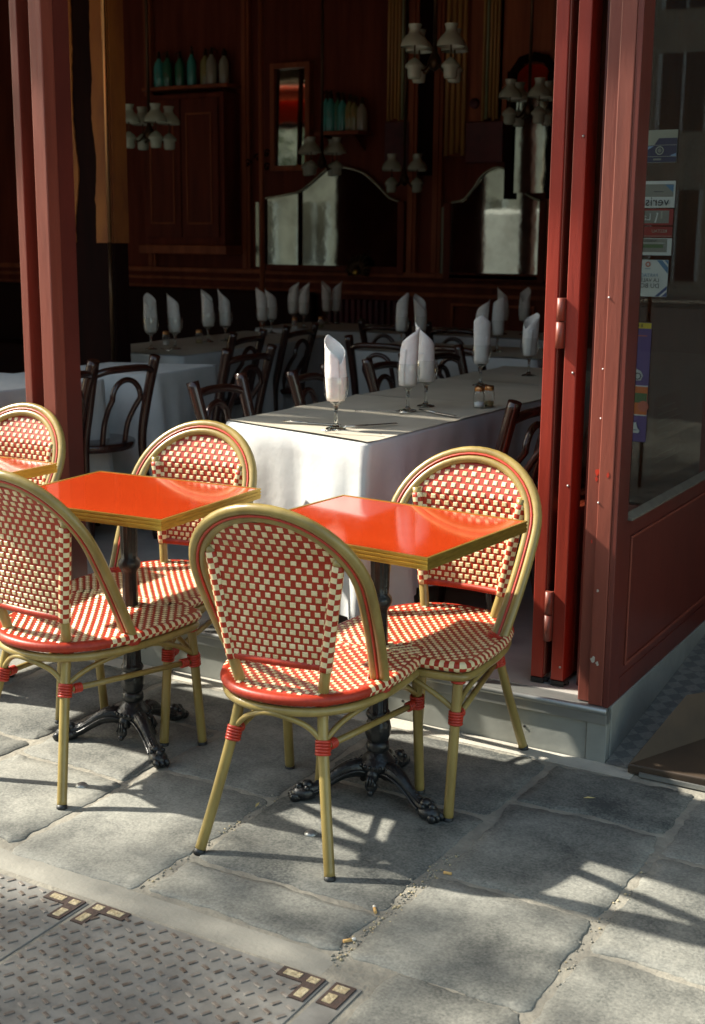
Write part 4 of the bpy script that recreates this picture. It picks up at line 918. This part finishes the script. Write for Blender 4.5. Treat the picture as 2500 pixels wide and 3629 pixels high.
    t = bp('tall_mirror', 'narrow tall curved-top mirror against the red door leaf', 'mirror'); m = MB(); out = [(-3.68,1.82),(-3.42,1.82),(-3.42,2.62),(-3.50,2.66),(-3.60,2.66),(-3.68,2.60)]; m.prism(out, 'y', -.06, -.046); m.build('mirror_glass', 'mirror', t)
    f = MB(); f.box(-3.73,-3.681,-.09,-.045,1.78,2.62); f.box(-3.419,-3.37,-.09,-.045,1.78,2.62); f.tube([(-3.705,-.065,2.60),(-3.64,-.065,2.69),(-3.55,-.065,2.71),(-3.46,-.065,2.69),(-3.395,-.065,2.60)], .03, 8); f.build('mirror_frame', 'black_wood', t)
    # slat bundles and ox-blood panels
    def slats(label, x0, x1, z0, z1, n, green=None):
        t = bp('slat_bundle', label, 'slats'); w = (x1-x0)/n
        for i in range(n):
            m = MB(); m.tube([(x0+w*(i+.5),-.035,z0+.01*(i % 3)),(x0+w*(i+.5),-.035,z1)], w*.40, 8); m.build('slat', 'slat_g' if i == green else 'slat', t)
        m = MB(); m.box(x0-.01,x1+.01,-.012,-.0022,z0,z1); m.build('backing', 'wood_mid', t)
    slats('thick bundle of ochre slats hanging in the middle, longest of the three', -4.225,-4.055,2.08,3.7,4)
    slats('ochre slats with one green, left of the dark recess', -4.69,-4.52,2.33,3.7,6,4); slats('ochre slats with one green, right of the round speaker', -3.945,-3.81,2.31,3.7,5,1)
    for l,x0,x1,z0,z1 in (('oxblood panel on the wall left of the dark recess',-4.70,-4.49,2.0,2.328),('oxblood panel on the wall above the right mirror',-4.052,-3.77,2.03,2.305)):
        m = MB(); m.box(x0,x1,YB-.045,YB-.0023,z0,z1); tag(m.build('wall_panel', 'oxblood', bevel=.006), l, 'panel', 'oxblood panels on the back wall')
    m = MB(); m.box(-4.48,-4.245,YB-.03,YB-.0024,1.95,3.7); tag(m.build('recess_panel', 'black_wood'), 'black recess between the slat bundles', 'panel')
    m = MB(); m.box(-4.05,-3.20,YB-.012,YB-.0021,2.306,3.7); tag(m.build('plaster_panel', 'wood_mid'), 'brown wall field behind the round speaker', 'panel')
    t = bp('wall_speaker', 'small round speaker on the brown wall by the slats', 'speaker'); m = MB(); m.lathe([(.0001,.03),(.028,.028),(.034,.02),(.036,0)], 20); m.v = [(-4.0+x,-.014-z,2.43+y) for x,y,z in m.v]; m.build('housing', 'oxblood', t)
    # thin pole, pillar, banquette, radiator, shell light, hooks
    m = MB(); m.tube([(-5.60,8.30,FL),(-5.60,8.30,3.99)], .020, 12); tag(m.build('thin_pole', 'wood_mid'), 'thin brown pole from floor to ceiling beside the left mirror', 'pole')
    t = thing('pillar', 'black pillar with ragged ochre paint and a brass pipe, left of the room', 'pillar', (0,5.1,0))
    m = MB(); m.box(-4.80,-4.325,0,.11,FL,3.99); m.build('shaft', 'black_wood', t, bevel=.006)
    rnd = random.Random(2)
    def ragged(xa, xb, side):
        z = 1.476; L = []; 
        while z < 3.95: L.append((xb+noise.noise((z*3,side*9,0))*.035+noise.noise((z*21,side,4))*.008, z)); z += .03
        out = [(xa,1.476+.0)]+L+[(xa,3.95)]
        m = MB(); m.prism(out, 'y', -.007, -.0005); m.build('ochre_paint', 'ochre', t)
    ragged(-4.70,-4.555,1); ragged(-4.327,-4.43,2)
    m = MB(); m.box(-4.3245,-4.320,.0,.11,1.476,3.95); m.build('ochre_side', 'ochre', t)
    m = MB(); m.tube([(-4.335,-.020,1.48),(-4.335,-.020,3.95)], .010, 10); m.build('lit_pipe', 'copper', t); m = MB(); m.tube([(-4.335,-.020,.90),(-4.335,-.020,1.479)], .010, 10); m.build('dull_pipe', 'bronze', t)  # orange light on the upper pipe is put into its copper colour
    t = thing('banquette', 'long dark banquette bench along the back wall', 'bench', (0,YB,0))
    m = MB(); m.box(-9.0,-5.25,-.16,-.055,FL,1.10); m.build('back_cushion', 'leather', t, bevel=.02); m = MB(); m.box(-9.0,-5.25,-.62,-.1605,FL,.62); m.build('seat_cushion', 'leather', t, bevel=.03)
    t = bp('radiator', 'dark ribbed radiator below the shell light', 'radiator')
    for i in range(12): m = MB(); m.box(-5.12+.05*i,-5.085+.05*i,-.14,-.06,.30,1.06); m.build('rib', 'oxblood', t, bevel=.012)
    t = bp('shell_light', 'ornate bronze shell light glinting gold on the back wall', 'wall light')
    m = MB()
    for i in range(13):
        a = pi*(-.15+1.3*i/12); m.tube(catmull([(-4.89,-.06,1.25),(-4.89+.05*cos(a),-.10,1.27+.05*sin(a)),(-4.89+.095*cos(a),-.07,1.285+.10*sin(a))], 4), .012, 6)
    m.build('shell', 'bronze', t); m = MB(); m.ball((-4.885,-.12,1.255), .026, 12); m.build('glint_ball', 'brass', t)  # brass ball added to give the amber glint of a reflection
    t = bp('coat_hook', 'curly black iron coat hooks left of the upper mirror', 'coat hook'); m = MB()
    for (x,z,s) in ((-5.90,2.06,1),(-5.80,2.10,-1),(-5.72,2.13,1),(-5.72,2.03,1)):
        m.tube([(x+s*.035*(1-k/16)*cos(k*.55), -.05, z+.035*(1-k/16)*sin(k*.55)) for k in range(16)], .007, 6)
    m.build('scroll', 'black_wood', t)
    # wire brace lines
    # chandeliers with opal shades
    def chandelier(label):
        t = thing('chandelier', label, 'chandelier', (0,0,0), 0, 'hanging lamps with opal glass shades')
        m = MB(); m.tube([(0,0,.02),(0,0,1.75)], .010, 8); m.lathe([(.0001,-.02),(.03,.0),(.035,.03),(.015,.07),(.01,.1)], 12)
        for k in range(4):
            a = pi/4+k*pi/2; m.tube(catmull([(.02*cos(a),.02*sin(a),.03),(.07*cos(a),.07*sin(a),-.02),(.12*cos(a),.12*sin(a),.02),(.125*cos(a),.125*sin(a),.05)], 5), .006, 6)
            m.tube([(.125*cos(a),.125*sin(a),.0),(.125*cos(a),.125*sin(a),.16)], .004, 6)
        m.build('stem_and_arms', 'bronze', t)
        for k in range(4):
            a = pi/4+k*pi/2; c = (.125*cos(a),.125*sin(a),0)
            m = MB(); m.lathe([(.068,.085),(.069,.095),(.064,.112),(.050,.132),(.034,.146),(.028,.156),(.027,.166),(.034,.190)], 24, c=c); m.lathe([(.066,.086),(.062,.110),(.048,.130),(.030,.146)], 24, c=c); m.build('shade', 'opal', t)
            m = MB(); m.lathe([(.008,.035),(.026,.022),(.044,.002),(.046,-.008),(.034,-.018),(.034,-.050),(.028,-.062),(.0001,-.064)], 20, c=c); m.build('font', 'opal', t)
        return t
    CHD = [((-3.02,6.0,2.335),.35,'nearest chandelier with white glass lamps, cut by the top edge'),((-5.13,6.4,2.085),.2,'chandelier with white glass lamps beside the ochre pillar'),((-4.89,8.0,1.995),.7,'chandelier with white glass lamps before the left mirror'),((-4.37,8.25,1.885),.5,'chandelier with white glass lamps between the two mirrors'),((-3.10,7.4,2.23),.1,'chandelier with white glass lamps half behind the red door leaf')]
    c0 = None
    for loc, r, l in CHD:
        if c0 is None: c0 = chandelier(l); c0.location = loc; c0.rotation_euler[2] = r
        else: dup(c0, l, loc, r)
interior()

# ------------------------------------------------------------------ the street behind the viewer (what the mirrors and panes show)
def street():
    t = thing('street_tree', 'leafy street tree left of the terrace, dappling the paving with shade', 'tree', (-6.6,.40,0)); m = MB()
    m.tube(catmull([(0,0,-.05),(.04,.02,1.2),(-.03,.03,2.4),(.03,0,3.6)], 4), [.16-.006*k for k in range(13)], 10)
    for k in range(6): a = k*1.05; m.tube([(0,.02,2.4+.2*k),(.7*cos(a),.5*sin(a),3.9+.2*k),(1.3*cos(a),.9*sin(a),4.8+.2*k)], [.06,.035,.012], 6)
    m.build('trunk', 'bark', t); rnd = random.Random(21); m = MB(); cl = [(rnd.uniform(-1.7,1.7),rnd.uniform(-1.2,1.05),rnd.uniform(4.0,6.0),rnd.uniform(.30,.6)) for _ in range(34)]
    for k in range(2300):
        cx,cy,cz,cr = rnd.choice(cl); v = Vector((rnd.gauss(0,1),rnd.gauss(0,1),rnd.gauss(0,1))).normalized()*cr*rnd.uniform(.3,1.05); p = Vector((cx,cy,cz))+v
        e = Vector((rnd.gauss(0,1),rnd.gauss(0,1),rnd.gauss(0,1))).normalized(); f = e.orthogonal().normalized(); z = rnd.uniform(.045,.075)
        m.add([p-e*z, p+f*z*.7, p+e*z, p-f*z*.7], [(0,1,2,3)], rnd.choice((0,0,1)))
    m.build('crown', ['leaf_a','leaf_b'], t)
    for i,(x,y,l) in enumerate(((-27,-19.5,'leafy street tree far left across the street, seen in the mirrors'),(-18.5,-20,'leafy street tree across the street, second from the left, seen in the mirrors'),(-11,-19.5,'leafy street tree across the street opposite the doorway, seen in the mirrors'),(-3.5,-20,'leafy street tree right of the others across the street'))):
        t = thing('street_tree', l, 'tree', (x,y,-.14), i*1.3, 'street trees across the street'); m = MB()
        m.tube(catmull([(0,0,0),(.08,.05,1.4),(-.05,.1,2.8),(.1,0,4.2)], 4), [.19-.007*k for k in range(13)], 10)
        for k in range(5): a = k*1.26; m.tube([(0,.05,2.6+.25*k),(1.1*cos(a),1.1*sin(a),4.0+.2*k),(1.7*cos(a),1.7*sin(a),5.0)], [.08,.05,.02], 7)
        m.build('trunk', 'bark', t); rnd = random.Random(i); m = MB(); cl = [(rnd.gauss(0,1.1),rnd.gauss(0,1.1),rnd.uniform(3.4,6.6),rnd.uniform(.5,.95)) for _ in range(16)]
        for k in range(2600):
            cx,cy,cz,cr = rnd.choice(cl); v = Vector((rnd.gauss(0,1),rnd.gauss(0,1),rnd.gauss(0,1))).normalized()*cr*rnd.uniform(.55,1.05); p = Vector((cx,cy,cz))+v
            e = Vector((rnd.gauss(0,1),rnd.gauss(0,1),rnd.gauss(0,1))).normalized(); f = e.orthogonal().normalized(); z = rnd.uniform(.09,.16)
            m.add([p-e*z, p+f*z*.55, p+e*z, p-f*z*.55], [(0,1,2,3)], rnd.choice((0,0,1)))
        m.build('crown', ['leaf_a','leaf_b'], t)
    t = thing('parked_van', 'white van parked along the street, seen in the mirrors', 'van', (-9.6,-6.2,-.14))
    m = MB(); m.prism([(-2.4,.35),(2.3,.35),(2.45,.9),(2.2,1.15),(1.6,1.95),(1.2,2.15),(-2.4,2.15)], 'y', -.95, .95); m.build('body', 'white_paint', t, bevel=.06)
    m = MB(); m.prism([(1.28,1.25),(2.02,1.25),(1.55,1.88),(1.28,1.92)], 'y', .951, .962); m.build('side_window', 'win_dark', t); m = MB(); m.add([(2.235,-.8,1.2),(2.235,.8,1.2),(1.68,.72,1.93),(1.68,-.72,1.93)], [(0,1,2,3)]); m.build('windscreen', 'win_dark', t)
    for x in (-1.5,1.5):
        for y in (-.86,.86): m = MB(); m.tube([(x,y-.11,.33),(x,y+.11,.33)], .33, 20); w = m.build('wheel', 'rubber', t); m = MB(); m.tube([(x,y-.115,.33),(x,y+.115,.33)], .17, 14); m.build('rim', 'steel', w)
    m = MB(); m.box(-50,40,-26,-22.5,-.14,0); tag(m.build('far_pavement', 'cement'), None, None, kind='structure')
    for i,(x0,x1,h) in enumerate(((-62,-40,11),(-39.9,-18,13),(-17.9,2,11),(2.1,24,12))):
        t = thing('street_building', ('pale stone building across the street, '+('farthest left','second from the left','opposite the doorway','at the far right')[i]+', reflected in the glass'), 'building', (0,-26,0), 0, 'pale stone buildings across the street')
        w = MB(); w.box(x0,x1,-8,0,0,h); w.build('wall', 'stone_wall', t)
        g = MB(); f = MB()
        for fl in range(4):
            z0 = .4 if fl == 0 else 1.2+3.1*fl
            for k in range(int((x1-x0)/2.4)):
                xa = x0+.6+2.4*k; zh = 2.4 if fl == 0 else 2.0
                g.box(xa,xa+1.2,.002,.02,z0,z0+zh)
                f.box(xa-.1,xa,.001,.06,z0,z0+zh); f.box(xa+1.2,xa+1.3,.001,.06,z0,z0+zh); f.box(xa+.57,xa+.63,.021,.05,z0,z0+zh)
        g.build('window', 'win_dark', t); f.build('window_frame', 'white_paint', t)
street()
